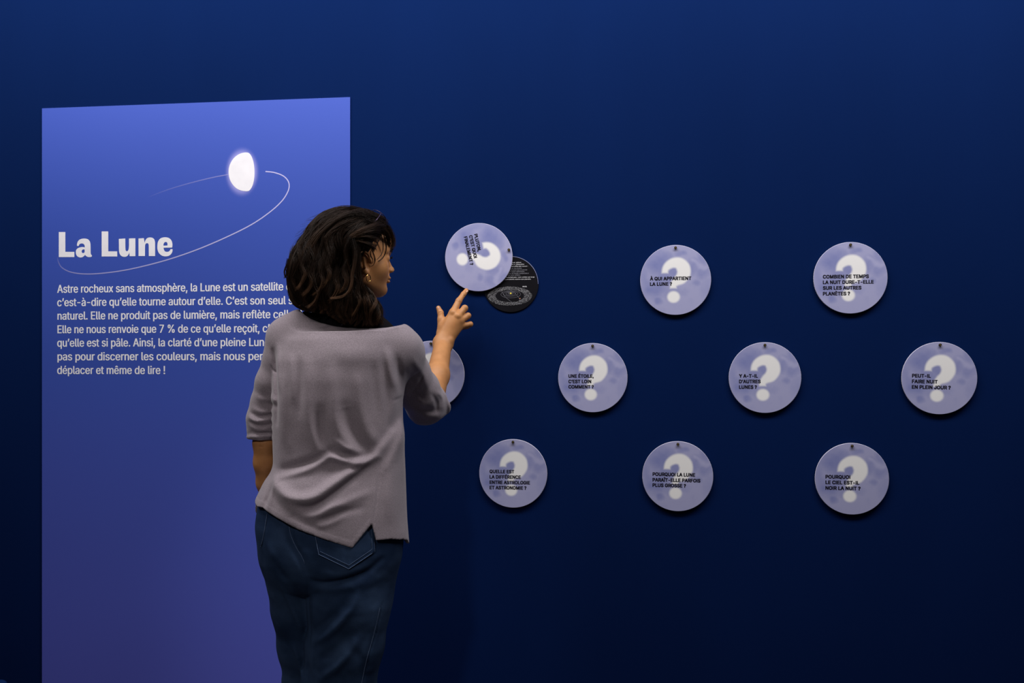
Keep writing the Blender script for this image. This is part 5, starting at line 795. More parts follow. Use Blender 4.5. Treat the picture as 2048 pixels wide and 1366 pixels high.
    ks = int((A(0, 680, DC)[2]-f.ax[2][0])/f.h); Zs = f.ax[2][ks:][None, None, :]
    PX3 = (X/Y*F+1024)+0*Zs; PY3 = HORIZON-(Zs-HZ)/Y*F+0*X
    zn3 = np.interp(PX3, nx, ny).astype(np.float32); sn3 = ((zn3-PY3)/F*2.4)*np.where((PX3 < 603) | (PX3 > 812), .25, .92)
    sn3 = np.where(Y > DC+.035, Zs-A(0, 668, DC)[2]+0*X, sn3)
    shell[:, :, ks:] = np.maximum(shell[:, :, ks:]-.0022*np.exp(-((PY3-zn3-2.4)/2.2)**2)*((PX3 > 602) & (PX3 < 798) & (Y < DC+.03)), sn3.astype(np.float32)); shell = np.maximum(shell, hemz)
    # hollow the cuffs and hem (the shell already is hollow); open the cuffs
    f.d = np.maximum(shell, np.where(pl > 0, np.where((X > A(842, 0, DC+.15)[0]) & (Y > DC+.08), pl, -1), -1).astype(np.float32))
    V, Fc = f.mesh(); return smooth_mesh(V, Fc, 2, .6), Fc
m_knit, N, L, b = mat_base('grey_knit', 0.9, 0.1)
tc = N.new('ShaderNodeTexCoord'); n1 = N.new('ShaderNodeTexNoise'); n1.inputs['Scale'].default_value = 14; L.new(tc.outputs['Object'], n1.inputs['Vector'])
rp = N.new('ShaderNodeValToRGB'); rp.color_ramp.elements[0].color = (*s2l((142, 131, 139)), 1); rp.color_ramp.elements[1].color = (*s2l((152, 141, 149)), 1)
n3 = N.new('ShaderNodeTexNoise'); n3.inputs['Scale'].default_value = 420; L.new(tc.outputs['Object'], n3.inputs['Vector'])
mh = N.new('ShaderNodeMapRange'); mh.inputs['From Min'].default_value = 0.3; mh.inputs['From Max'].default_value = 0.7; mh.inputs['To Min'].default_value = 0.84; mh.inputs['To Max'].default_value = 1.16; L.new(n3.outputs['Fac'], mh.inputs['Value'])
hm = N.new('ShaderNodeVectorMath'); hm.operation = 'SCALE'; L.new(rp.outputs[0], hm.inputs[0]); L.new(mh.outputs[0], hm.inputs['Scale'])
L.new(n1.outputs['Fac'], rp.inputs[0]); L.new(hm.outputs[0], b.inputs['Base Color'])
mpn = N.new('ShaderNodeMapping'); mpn.inputs['Scale'].default_value = (620, 620, 1300); L.new(tc.outputs['Object'], mpn.inputs[0])
n2 = N.new('ShaderNodeTexNoise'); n2.inputs['Scale'].default_value = 1.0; n2.inputs['Detail'].default_value = 3; L.new(mpn.outputs[0], n2.inputs['Vector'])
bp = N.new('ShaderNodeBump'); bp.inputs['Strength'].default_value = 0.45; bp.inputs['Distance'].default_value = 0.0009
L.new(n2.outputs['Fac'], bp.inputs['Height']); L.new(bp.outputs[0], b.inputs['Normal'])
b.inputs['Sheen Weight'].default_value = 0.25; b.inputs['Sheen Roughness'].default_value = 0.5
V, Fc = build_sweater(); sweater = child('sweater', V, Fc, m_knit); sweater['label'] = 'thin mauve grey knit sweater with pushed up sleeves'

# ---- black top underneath
def build_top():
    f = Field(A(585, 700, 2.35), A(815, 585, 2.60), 0.003)
    f.cap(A(606, 655, DC), A(650, 670, DC), .0405, .043, 0); f.cap(A(650, 670, DC), A(785, 690, DC), .043, .043, .01); f.cap(A(694, 680, DC+.008), A(696, 600, DC), .046, .048, .03)
    
    Z = f.ax[2][None, None, :]
    f.d = np.maximum(f.d, A(0, 698, DC)[2]-Z); f.d = np.maximum(f.d, Z-A(0, 608, DC)[2])
    f.ell(A(695, 655, DC), (.108, .052, .045), .02); f.cap(A(694, 660, DC+.004), A(698, 600, DC), .056, .054, .02)
    X = f.ax[0][:, None, None]; Y = f.ax[1][None, :, None]; PX3 = X/Y*F+1024+0*Z; PY3 = HORIZON-(Z-HZ)/Y*F+0*X
    zn3 = np.interp(PX3, *NECK)
    f.d = np.where(Y < DC, np.maximum(f.d, (PY3-zn3-6)/F*2.4), f.d).astype(np.float32)
    f.d = np.maximum(f.d, Z-A(0, 608, DC)[2])
    V, Fc = f.mesh(); return smooth_mesh(V, Fc, 1), Fc
m_blk = noise_mat('black_jersey', s2l((14, 13, 17)), s2l((20, 18, 23)), 20, 0.9, 0.1)
V, Fc = build_top(); top = child('undershirt', V, Fc, m_blk); top['label'] = 'black top showing at the neckline'
c = A(686, 644, DC-.060)
v, f_ = box_vf(-.0022, .0022, -.0006, .0006, -.008, .008); v = np.array(v)
v[:, 0] += v[:, 2]*0.25; v[:, 1] += v[:, 2]*0.5
lb = child('size_label', v+c, f_, noise_mat('label_grey', s2l((60, 60, 66)), s2l((110, 110, 116)), 300), top); lb.data.polygons.foreach_set('use_smooth', [False]*6)

# ---- jeans
JF = [([(620, 1160), (646, 1166), (688, 1160), (732, 1145), (760, 1122)], 6, -.008), ([(625, 1178), (660, 1180), (705, 1172), (745, 1158)], 8, .004), ([(640, 1145), (680, 1148), (725, 1133)], 9, .004),
      ([(578, 1040), (584, 1079), (603, 1114), (616, 1150)], 8, -.010), ([(617, 1165), (611, 1200), (613, 1287), (606, 1366), (600, 1440)], 3, -.003),
      ([(622, 1290), (650, 1275), (675, 1252), (703, 1218), (715, 1190)], 9, .009), ([(640, 1362), (672, 1338), (697, 1308), (715, 1280)], 9, .009), ([(625, 1180), (622, 1220), (626, 1260)], 7, .004), ([(700, 1180), (735, 1172), (770, 1150)], 9, .003), ([(632, 1262), (665, 1235), (690, 1205)], 9, -.005), ([(640, 1325), (670, 1300), (700, 1268)], 10, -.006), ([(690, 1290), (720, 1330), (715, 1366)], 10, -.004),
      ([(556, 1180), (575, 1232), (591, 1275)], 6, .006), ([(548, 1120), (562, 1150), (575, 1165)], 8, -.005), ([(590, 1180), (596, 1230), (600, 1290)], 8, -.005), ([(570, 1310), (580, 1340), (586, 1380)], 5, .006),
      ([(530, 1090), (545, 1115), (560, 1140)], 8, .003), ([(760, 1215), (747, 1270), (733, 1320), (722, 1372)], 1.8, -.0025), ([(750, 1215), (738, 1270), (724, 1320), (713, 1372)], 5, .002),
      ([(620, 1290), (618, 1340), (622, 1366)], 5, .003)]
def build_jeans():
    f = Field((-0.695, 2.30, 0.055), (A(830, 0, 2.5)[0]+.01, 2.66, A(0, 985, DC)[2]), 0.0032)
    td = sup_torso(f, [(975, 530, 795, .10, DC+.005), (1010, 518, 802, .112, DC+.003), (1050, 512, 806, .122, DC), (1090, 517, 806, .126, DC), (1120, 526, 802, .124, DC), (1150, 535, 788, .108, DC), (1180, 560, 772, .08, DC), (1200, 600, 700, .02, DC)], 2.25)
    Z = f.ax[2][None, None, :]; f.d = np.maximum(td, A(0, 1185, DC)[2]-Z)
    RL = [(706, 1115, DC, .106), (703, 1155, DC, .1055), (698, 1200, DC-.005, .1030), (689.5, 1285, DC, .0945), (678, 1366, DC+.005, .0880), (674, 1500, DC+.02, .082), (672, 1680, DC+.03, .080)]
    LL = [(592, 1110, DC+.012, .090), (600, 1160, DC+.02, .078), (608, 1215, DC+.04, .078), (616, 1290, DC+.06, .073), (627, 1366, DC+.075, .072), (630, 1500, DC+.09, .072), (632, 1690, DC+.1, .072)]
    for C_ in (RL, LL):
        g = np.full_like(f.d, .06); gg = Field((0, 0, 0), (.01, .01, .01), .0032); gg.ax = f.ax; gg.lo = f.lo; gg.d = g
        for p, q in zip(C_[:-1], C_[1:]): gg.cap(A(*p[:3]), A(*q[:3]), p[3], q[3], .02)
        kk = .020; h = np.clip(0.5+0.5*(gg.d-f.d)/kk, 0, 1); mixd = gg.d*(1-h)+f.d*h-kk*h*(1-h)
        wz = np.clip((Z-A(0, 1200, DC)[2])/0.05, 0, 1); f.d = (mixd*wz+np.minimum(gg.d, f.d)*(1-wz)).astype(np.float32)
    rl, PX, PY = relief(f.ax, JF)
    nz = vnoise(PX, PY*.7, 21, 1/30.)*.0022+vnoise(PX, PY, 22, 1/12.)*.0010
    # lower legs: soft puddling folds
    low = np.clip((PY-1380)/60, 0, 1); nz = nz+low*0.004*np.sin(PY/17.+1.5*np.sin(PX/40.))
    Yb = np.clip((DC+0.04-f.ax[1])/0.05, 0, 1)[None, :, None].astype(np.float32)
    d = f.d-(rl[:, None, :].astype(np.float32)*Yb)-nz[:, None, :].astype(np.float32)
    shell = np.maximum(d, -(d+0.008)); shell = np.maximum(shell, 0.065-Z)
    shell = np.maximum(shell, Z-A(0, 992, DC)[2])
    f.d = shell.astype(np.float32); V, Fc = f.mesh(); return smooth_mesh(V, Fc, 1), Fc, d, f
m_den, N, L, b = mat_base('denim', 0.85, 0.15)
tc = N.new('ShaderNodeTexCoord'); n1 = N.new('ShaderNodeTexNoise'); n1.inputs['Scale'].default_value = 9; n1.inputs['Detail'].default_value = 5; L.new(tc.outputs['Object'], n1.inputs['Vector'])
rp = N.new('ShaderNodeValToRGB'); rp.color_ramp.elements[0].color = (*s2l((22, 40, 68)), 1); rp.color_ramp.elements[1].color = (*s2l((50, 70, 100)), 1)
rp.color_ramp.elements[0].position = .35; rp.color_ramp.elements[1].position = .72
L.new(n1.outputs['Fac'], rp.inputs[0]); L.new(rp.outputs[0], b.inputs['Base Color'])
mpn = N.new('ShaderNodeMapping'); mpn.inputs['Scale'].default_value = (900, 900, 250); L.new(tc.outputs['Object'], mpn.inputs[0])
n2 = N.new('ShaderNodeTexNoise'); n2.inputs['Scale'].default_value = 1.0; L.new(mpn.outputs[0], n2.inputs['Vector'])
bp = N.new('ShaderNodeBump'); bp.inputs['Strength'].default_value = 0.5; bp.inputs['Distance'].default_value = 0.0008
L.new(n2.outputs['Fac'], bp.inputs['Height']); L.new(bp.outputs[0], b.inputs['Normal'])
V, Fc, jd, jf = build_jeans(); jeans = child('jeans', V, Fc, m_den); jeans['label'] = 'loose dark blue denim jeans'
# surface finder on the back side of the jeans
def on_jeans(px, py, off=0.0):
    prev = None
    for d_ in np.arange(2.30, 2.56, 0.0016):
        p = A(px, py, d_); i = [int(round((p[k]-jf.ax[k][0])/0.0032)) for k in range(3)]
        if not all(0 <= i[k] < jd.shape[k] for k in range(3)): continue
        v_ = jd[i[0], i[1], i[2]]
        if v_ < 0: return A(px, py, d_-off-0.0008)
    return A(px, py, DC-.11)
def strip(pts, wpx, off, name, mat, parent, thick=.0012):
    sp = np.array(spline(pts, 8)) if len(pts) > 2 else np.array([np.array(pts[0])*(1-t)+np.array(pts[1])*t for t in np.linspace(0, 1, 14)])
    T = np.gradient(sp, axis=0); T /= np.linalg.norm(T, axis=1)[:, None]+1e-9; Nn = np.stack([-T[:, 1], T[:, 0]], 1)*wpx/2
    C_ = np.array([on_jeans(*p) for p in sp]); ys = C_[:, 1].copy()
    for _ in range(3): ys[1:-1] = (ys[:-2]+ys[1:-1]*2+ys[2:])/4
    V = []; n = len(sp)
    for s_ in (1, -1):
        for i in range(n): V.append(A(sp[i][0]+s_*Nn[i][0], sp[i][1]+s_*Nn[i][1], ys[i]-off))
    for s_ in (1, -1):
        for i in range(n): V.append(A(sp[i][0]+s_*Nn[i][0], sp[i][1]+s_*Nn[i][1], ys[i]-off+thick+.002))
    Fc = []
    for i in range(n-1):
        Fc += [(i, i+1, n+i+1, n+i), (i, 2*n+i, 2*n+i+1, i+1), (n+i, n+i+1, 3*n+i+1, 3*n+i)]
    return child(name, np.array(V), Fc, mat, parent)
# right back pocket as a patch laid on the cloth
poly = [(628, 1058), (638, 1110), (698, 1138), (749, 1103), (748, 1046)]
def patch(poly, name, mat, parent, off=.0022, res=26):
    # grid by bilinear fan: interpolate between left and right outlines
    left = poly['l']; right = poly['r']; V = []; nr = res
    for i in range(nr+1):
        t = i/nr
        lp = np.array([np.interp(t, np.linspace(0, 1, len(left)), [q[k] for q in left]) for k in (0, 1)]); rp_ = np.array([np.interp(t, np.linspace(0, 1, len(right)), [q[k] for q in right]) for k in (0, 1)])
        for j in range(nr+1): V.append(lp*(1-j/nr)+rp_*j/nr)
    P_ = [on_jeans(*p) for p in V]; D_ = np.array([p[1] for p in P_]).reshape(nr+1, nr+1)
    for _ in range(4):
        E = np.pad(D_, 1, 'edge'); D_ = (E[:-2, 1:-1]+E[2:, 1:-1]+E[1:-1, :-2]+E[1:-1, 2:]+2*E[1:-1, 1:-1])/6
    V3 = [A(p[0], p[1], D_.ravel()[i]-off) for i, p in enumerate(V)]; m_ = len(V3)
    V3 += [A(p[0], p[1], D_.ravel()[i]+.003) for i, p in enumerate(V)]
    Fc = [(i*(nr+1)+j, (i+1)*(nr+1)+j, (i+1)*(nr+1)+j+1, i*(nr+1)+j+1) for i in range(nr) for j in range(nr)]
    ring = [j for j in range(nr+1)]+[i*(nr+1)+nr for i in range(1, nr+1)]+[nr*(nr+1)+j for j in range(nr-1, -1, -1)]+[i*(nr+1) for i in range(nr-1, 0, -1)]
    Fc += [(ring[q], ring[(q+1) % len(ring)], ring[(q+1) % len(ring)]+m_, ring[q]+m_) for q in range(len(ring))]
    return child(name, np.array(V3), Fc, mat, parent)
pk = patch({'l': [(626, 1046), (637.5, 1109), (696, 1137.5)], 'r': [(748, 1040), (749.5, 1103), (699, 1138)]}, 'back_pocket', m_den, jeans)
m_stitch = noise_mat('pale_denim_edge', s2l((70, 88, 120)), s2l((96, 112, 142)), 500, 0.85, 0.1)
for a_, b_ in (((626.5, 1050), (637.5, 1109)), ((637.5, 1109), (697.5, 1138)), ((697.5, 1138), (749.5, 1103)), ((749.5, 1103), (748, 1056))):
    strip([a_, b_], 1.4, .0036, 'stitching', m_stitch, jeans)
for a_, b_ in (((640, 1103), (698, 1130.5)), ((698, 1130.5), (744, 1099)), ((744, 1099), (743, 1060))):
    strip([a_, b_], 1.0, .0034, 'stitching', m_stitch, jeans)
strip([(577, 1040), (581, 1068), (592, 1094), (603, 1112), (610, 1128)], 1.2, .0006, 'seam', m_stitch, jeans)
strip([(534, 1028), (529, 1060), (524, 1084), (521, 1094)], 1.4, .0008, 'seam', m_stitch, jeans)
strip([(760, 1215), (747, 1270), (733, 1320), (722, 1372)], 1.2, .0004, 'seam', m_stitch, jeans)

# ---- shoes
m_shoe = noise_mat('dark_leather', s2l((30, 26, 26)), s2l((40, 35, 34)), 30, 0.5, 0.4)
m_sole = noise_mat('rubber_sole', s2l((180, 176, 170)), s2l((195, 190, 184)), 30, 0.7, 0.2)
for ax_, d_ in ((672, DC+.03), (632, DC+.1)):
    c = A(ax_, 1690, d_); c[2] = 0; dx = -0.02 if ax_ == 632 else 0.02; c[0] += dx
    f = Field(c-np.array([.07, .10, .0]), c+np.array([.07, .23, .14]), .003)
    f.cap(c+np.array([0, -.03, .05]), c+np.array([0, .08, .045]), .038, .036, .02); f.cap(c+np.array([0, .08, .045]), c+np.array([0, .16, .035]), .036, .028, .02)
    f.cap(c+np.array([0, -.025, .06]), c+np.array([0, -.02, .10]), .036, .036, .015)
    f.d = np.maximum(f.d, .018-f.ax[2][None, None, :]); V, Fc = f.mesh(); sh = child('shoe', smooth_mesh(V, Fc, 1), Fc, m_shoe)
    f = Field(c-np.array([.07, .10, .004]), c+np.array([.07, .23, .03]), .003)
    f.cap(c+np.array([0, -.03, .012]), c+np.array([0, .09, .012]), .040, .042, .02); f.cap(c+np.array([0, .09, .012]), c+np.array([0, .16, .012]), .042, .032, .02)
    f.d = np.maximum(np.maximum(f.d, .001-f.ax[2][None, None, :]), f.ax[2][None, None, :]-.02); V, Fc = f.mesh(); child('sole', V, Fc, m_sole, sh)

# ---- hair
def ell_d(P, c, r):
    q = P-c; k0 = np.sqrt(((q/r)**2).sum(1))+1e-6; k1 = np.sqrt(((q/np.square(r))**2).sum(1))+1e-6; return k0*(k0-1)/k1
def smin(a_, b_, k): h = np.clip(.5+.5*(b_-a_)/k, 0, 1); return b_*(1-h)+a_*h-k*h*(1-h)
HP = [(A(661, 524, DC+.01), (.077, .086, .078)), (A(640, 548, DC-.005), (.070, .085, .080)), (A(655, 582, DC-.01), (.080, .078, .052)), (A(698, 606, DC-.032), (.062, .056, .050)), (A(722, 618, DC-.040), (.034, .040, .034)), (A(744, 634, DC-.030), (.022, .030, .022))]
def hairline(z): return np.interp(z, [-.3, -.13, -.105, -.085, -.06, -.045, -.03, -.006, .002, .012, .028, .042, .054, .070, .2], [.075, .06, .040, .016, .002, -.006, -.006, -.002, .028, .034, .040, .050, .072, .13, .3])
def hair_vol(P, cut=True):
    q = m2h(P)
    d = ell_d(q, np.array([-.008, 0, .024]), np.array([.100, .081, .088]))
    d = smin(d, ell_d(q, np.array([.045, 0, .052]), np.array([.058, .055, .045])), .02)
    for c, r in HP: d = smin(d, ell_d(P, c, np.array(r)), .03)
    az = np.arctan2(P[:, 0]-A(670, 520, DC)[0], -(P[:, 1]-DC)); zz = P[:, 2]-A(0, 450, DC)[2]; dn = np.clip(-zz/.08, 0, 1)
    d = d+.0048*dn*np.sin(az*8+zz*14+1.5*np.sin(zz*30))+.0015*dn*np.sin(az*19-zz*20)
    if cut: d = np.maximum(d, (q[:, 0]-hairline(q[:, 2]))*.75)
    return d
def grad(P, fn):
    e = 8e-4; g = np.stack([fn(P+np.eye(3)[i]*e)-fn(P-np.eye(3)[i]*e) for i in range(3)], 1); return g/(np.linalg.norm(g, axis=1)[:, None]+1e-9)
def build_cap():
    lo = A(560, 665, 2.3); lo = np.array([A(560, 0, DC+.1)[0], DC-.15, A(0, 665, DC)[2]]); hi = np.array([A(800, 0, DC)[0], DC+.16, A(0, 405, DC)[2]])
    h = .003; ax = [np.arange(lo[i], hi[i], h) for i in range(3)]; G = np.stack(np.meshgrid(*ax, indexing='ij'), -1).reshape(-1, 3)
    d = (hair_vol(G)+.004).reshape([len(a_) for a_ in ax]).astype(np.float32); V, Fc = surface_nets(d, ax); return smooth_mesh(V, Fc, 2), Fc
def tubes(paths, radii, cols, sides=3):
    """paths (S,K,3)"""
    S_, K, _ = paths.shape; T = np.gradient(paths, axis=1); T /= np.linalg.norm(T, axis=2)[..., None]+1e-9
    up = np.array([.3, -.9, .2]); n1 = np.cross(T, up); n1 /= np.linalg.norm(n1, axis=2)[..., None]+1e-9; n2 = np.cross(T, n1)
    V = np.zeros((S_, K, sides, 3)); C_ = np.zeros((S_, K, sides, 3))
    for j in range(sides):
        a_ = 2*math.pi*j/sides; V[:, :, j] = paths+radii[..., None]*(n1*math.cos(a_)+n2*math.sin(a_)); C_[:, :, j] = cols
    ids = np.arange(S_*K*sides).reshape(S_, K, sides); Q = []
    for j in range(sides):
        j2 = (j+1) % sides; Q.append(np.stack([ids[:, :-1, j], ids[:, :-1, j2], ids[:, 1:, j2], ids[:, 1:, j]], -1).reshape(-1, 4))
    return V.reshape(-1, 3), np.concatenate(Q), C_.reshape(-1, 3)
DARK = np.array(s2l((27, 20, 17))); MIDH = np.array(s2l((62, 45, 35))); TIP = np.array(s2l((128, 92, 66)))
def strand_field(ng=560, per=13, K=14):
    # guides start on the upper volume and slide down over it
    lo = np.array([A(575, 0, DC)[0], DC-.14, A(0, 635, DC)[2]]); hi = np.array([A(785, 0, DC)[0], DC+.12, A(0, 418, DC)[2]])
    P = lo+(hi-lo)*rng.random((60000, 3)); d = hair_vol(P, True); P = P[np.abs(d) < .006]; rng.shuffle(P)
    w_ = m2h(P); P = P[(w_[:, 2] > -.10)][:ng]; n = len(P)
    for _ in range(3): P = P-grad(P, lambda q: hair_vol(q, False))*hair_vol(P, False)[:, None]*.9
    Ph = rng.random(n)*6.28; amp = .0035+.006*rng.random(n); freq = 3.5+2.5*rng.random(n)
    lenz = .07+.11*rng.random(n); off = (rng.random(n)-.30)*.009
    crown = h2m([(-.035, 0, .105)])[0]
    path = [P.copy()]
    step = lenz/(K-1)
    for k in range(K-1):
        t = k/(K-1); g = grad(P, lambda q: hair_vol(q, False)); q = m2h(P)
        topw = np.clip((q[:, 2]-.02)/.06, 0, 1)[:, None]; front = np.clip((q[:, 0]-.0)/.05, 0, 1)[:, None]
        back = -HF*1.0
        dirv = np.array([0, 0, -1.0])*(1-.55*topw*1)+ (back*1.1*topw+back*.5*front*(1-topw)) + (P-crown)*2.5*topw
        side = np.cross(g, dirv); side /= np.linalg.norm(side, axis=1)[:, None]+1e-9
        dirv = dirv+side*(np.sin(Ph+freq*t*1.6)*.36)[:, None]
        dirv = dirv-g*(dirv*g).sum(1)[:, None]*.98; dirv /= np.linalg.norm(dirv, axis=1)[:, None]+1e-9
        P = P+dirv*step[:, None]; dd = hair_vol(P, False); P = P-g*(dd*.8)[:, None]
        path.append(P.copy())
    G = np.stack(path, 1)
    # widen into locks
    S_ = []; Rr = []; Cc = []
    tt = np.linspace(0, 1, K)
    gr = np.stack([grad(G[:, k], lambda q: hair_vol(q, False)) for k in range(K)], 1)
    T = np.gradient(G, axis=1); T /= np.linalg.norm(T, axis=2)[..., None]+1e-9; Sd = np.cross(gr, T)
    for j in range(per):
        a_ = (rng.random(n)-.5)*2; b_ = (rng.random(n)-.5)*2; ww = (.0062+.0035*rng.random(n))
        conv = (1-.65*tt[None]**1.3)
        lift = off[:, None]+.0030*b_[:, None]*conv + .002*(1-np.abs(a_[:, None])**2) + (.005*rng.random(n)[:, None]-.001)*tt[None]**3
        wav = .0012*np.sin(tt[None]*9+rng.random(n)[:, None]*6.28)
        S_.append(G+Sd*((ww*a_)[:, None]*conv+wav)[..., None]+gr*lift[..., None])
        r_ = (.00030+.00022*rng.random(n))[:, None]*np.sin(np.pi*np.clip(tt*.93+.05, 0, 1))[None]**.5; Rr.append(r_)
        zz = np.clip((A(0, 560, DC)[2]-G[:, :, 2])/.10, 0, 1)
        mixv = np.clip((zz+.12)*(tt[None]*.6+.4)*(.05+.95*(np.sin(Ph*3)[:, None]*.5+.5)**5)+.10*rng.random(n)[:, None], 0, 1)[..., None]
        Cc.append(DARK*(1-mixv)*1+ (MIDH*.5+TIP*.5)*mixv)
    S_ = np.concatenate(S_); Rr = np.concatenate(Rr); Cc = np.concatenate(Cc)
    ok = np.ones(len(S_), bool)
    for k in range(0, K, 2):
        q = m2h(S_[:, k]); ok &= (q[:, 0] < hairline(q[:, 2])+np.where(q[:, 2] > 0, .007, .001))
    ok &= S_[:, -1, 2] > A(0, 664, DC)[2]
    return S_[ok], Rr[ok], Cc[ok]
def guided(pts, n, spread, K=14, r0=.00042, tipm=.15, end=1.0, col=None):
    """pts (px,py,depth): a hand laid lock"""
    C_ = np.array([A(*p) for p in pts]); sp = spline(C_, 12); ii = np.linspace(0, len(sp)-1, K); sp = np.stack([np.interp(ii, np.arange(len(sp)), sp[:, i]) for i in range(3)], 1)
    tt = np.linspace(0, 1, K); o1 = rng.normal(size=(n, 3))*spread; o2 = rng.normal(size=(n, 3))*spread*end
    P = sp[None]+o1[:, None]*(1-tt[None, :, None])+o2[:, None]*tt[None, :, None]
    P = P+(.0010*np.sin(tt*7+rng.random((n, 1))*6.28))[..., None]*np.array([1, 0, .3])
    r_ = (r0*(.6+.6*rng.random((n, 1))))*np.sin(np.pi*np.clip(tt*.88+.10, 0, 1))[None]**.5
    m_ = (tipm*tt**1.5)[None, :, None]*np.ones((n, 1, 1)); base = DARK if col is None else col
    return P, r_, base*(1-m_)+TIP*m_
S1 = [strand_field(760, 17)]
dv = DC-.085
loc = [
 # fringe falling over the brow
 ([(742, 436, DC-.03), (764, 446, DC), (779, 466, DC+.02), (784, 487, DC+.03), (780, 499, DC+.03)], 90, .0055, .8),
 ([(735, 440, DC-.05), (757, 450, DC-.03), (773, 467, DC-.01), (778, 485, DC+.005), (776, 505, DC+.02)], 90, .0045, .7),
 ([(730, 432, DC-.03), (755, 437, DC), (775, 455, DC+.03), (785, 475, DC+.04), (783, 492, DC+.04)], 90, .0050, .7),
 ([(745, 445, DC-.05), (764, 462, DC-.03), (771, 480, DC-.02), (772, 500, DC-.015), (766, 515, DC-.02), (756, 523, DC-.035)], 14, .0012, .5),
 ([(745, 447, DC-.05), (761, 465, DC-.03), (766, 490, DC-.02), (763, 508, DC-.025), (754, 520, DC-.045)], 8, .0010, .5),
 # hair swept from the temple back into the twist
 ([(765, 452, DC-.02), (755, 452, DC-.05), (738, 457, DC-.075), (718, 464, DC-.09), (703, 472, DC-.092)], 110, .0050, .5),
 ([(757, 462, DC-.045), (745, 461, DC-.07), (728, 466, DC-.085), (712, 472, DC-.092), (702, 475, DC-.092)], 100, .0045, .5),
 ([(752, 478, DC-.055), (742, 474, DC-.075), (728, 474, DC-.085), (712, 476, DC-.09), (703, 478, DC-.09)], 90, .0042, .5),
 ([(748, 497, DC-.060), (740, 490, DC-.077), (728, 486, DC-.085), (715, 482, DC-.088), (704, 480, DC-.09)], 80, .0042, .5),
 # twist falling from its knot
 ([(704, 474, DC-.092), (698, 486, DC-.094), (692, 504, DC-.093), (696, 530, DC-.09), (703, 556, DC-.088), (700, 585, DC-.088), (688, 597, DC-.085)], 60, .0035, 1.1),
 ([(706, 478, DC-.094), (711, 500, DC-.096), (710, 525, DC-.099), (705, 548, DC-.104), (703, 568, DC-.108), (697, 584, DC-.110), (684, 594, DC-.108), (662, 597, DC-.104)], 60, .0024, .45),
 ([(710, 480, DC-.09), (716, 505, DC-.088), (716, 545, DC-.088), (724, 578, DC-.085), (738, 606, DC-.07), (750, 640, DC-.055)], 90, .0040, 1.3),
 ([(716, 560, DC-.085), (728, 590, DC-.08), (745, 612, DC-.055), (757, 632, DC-.045), (764, 648, DC-.04)], 70, .0040, 1.2),
 ([(726, 570, DC-.075), (740, 592, DC-.065), (755, 607, DC-.05), (762, 625, DC-.045), (757, 645, DC-.045)], 60, .0036, 1.2),
 # curls in front of and over the ear
 ([(744, 500, DC-.068), (748, 511, DC-.066), (750, 522, DC-.064), (747, 530, DC-.064), (741, 533, DC-.066)], 7, .0006, .6),
 ([(741, 502, DC-.07), (742, 512, DC-.07), (745, 520, DC-.068), (746, 527, DC-.067)], 8, .0008, .8),
 # outward flick at the back
 ([(590, 500, DC), (581, 520, DC), (572, 533, DC), (569, 545, DC), (573, 556, DC), (583, 552, DC)], 14, .0010, 1.2),
 ([(592, 515, DC), (582, 528, DC), (575, 540, DC), (572, 552, DC), (568, 556, DC)], 12, .0010, 1.2),
 ([(600, 480, DC), (588, 505, DC), (580, 535, DC), (580, 565, DC), (590, 560, DC)], 30, .0020, 1.2),
 ([(585, 540, DC-.01), (578, 565, DC-.02), (580, 590, DC-.02), (592, 608, DC-.03), (606, 618, DC-.03)], 60, .0030, 1.0),
 ([(590, 560, DC-.03), (583, 585, DC-.04), (590, 606, DC-.05), (604, 620, DC-.05), (618, 624, DC-.05)], 60, .0030, 1.0),
]
# top hair: from the parting backwards
for k in range(16):
    a_ = k/15; x0 = 752-30*a_; y0 = 428-2*a_+rng.random()*6
    loc.append(([(x0, y0+4, DC-.02-.03*a_), (x0-22, 424+6*a_, DC-.03-.03*a_), (x0-55, 430+14*a_, DC-.045-.03*a_), (x0-88, 452+22*a_, DC-.055-.025*a_), (x0-112, 492+20*a_, DC-.06-.02*a_), (x0-120+10*math.sin(k*2.), 545+10*a_, DC-.07)], 34, .0042, 1.6))
for li, (pts, n, sp_, en) in enumerate(loc): S1.append(guided(pts, int(n*1.3), sp_, 14, .00042, .6 if li == 10 else .25, en))
for x0, y0 in ((642, 560), (655, 548), (672, 575), (620, 560), (606, 548), (690, 560), (632, 585), (716, 600)):
    e_ = rng.random()*8
    S1.append(guided([(x0+6, y0-40, DC-.093), (x0-1, y0-18, DC-.098), (x0+4, y0, DC-.101), (x0-3, y0+18, DC-.100), (x0-10-e_, y0+30, DC-.096)], 30, .0042, 14, .00036, .5, .6))
# loose ends along the bottom
for k in range(46):
    a_ = k/45; x = 600+155*a_; y0 = 585+22*math.sin(a_*2.6)+6*rng.random()+34*max(0, a_-.72)/.28; dd = DC-.055-.035*math.sin(a_*3.1)
    w1 = (rng.random()-.5)*16; ye = np.interp(x, [595, 631, 660, 680, 700, 725, 760], [612, 619, 628, 640, 646, 652, 646])+rng.random()*7-3
    S1.append(guided([(x+w1*.3, y0-34, dd), (x-w1*.4, y0-10, dd-.004), (x+w1*.3, (y0+ye)/2, dd-.002), (x-w1*.5, ye-8, dd+.004), (x-w1-3, ye, dd+.01)], 30, .0030, 14, .00042, .85 if k % 3 == 0 else .35, .5))
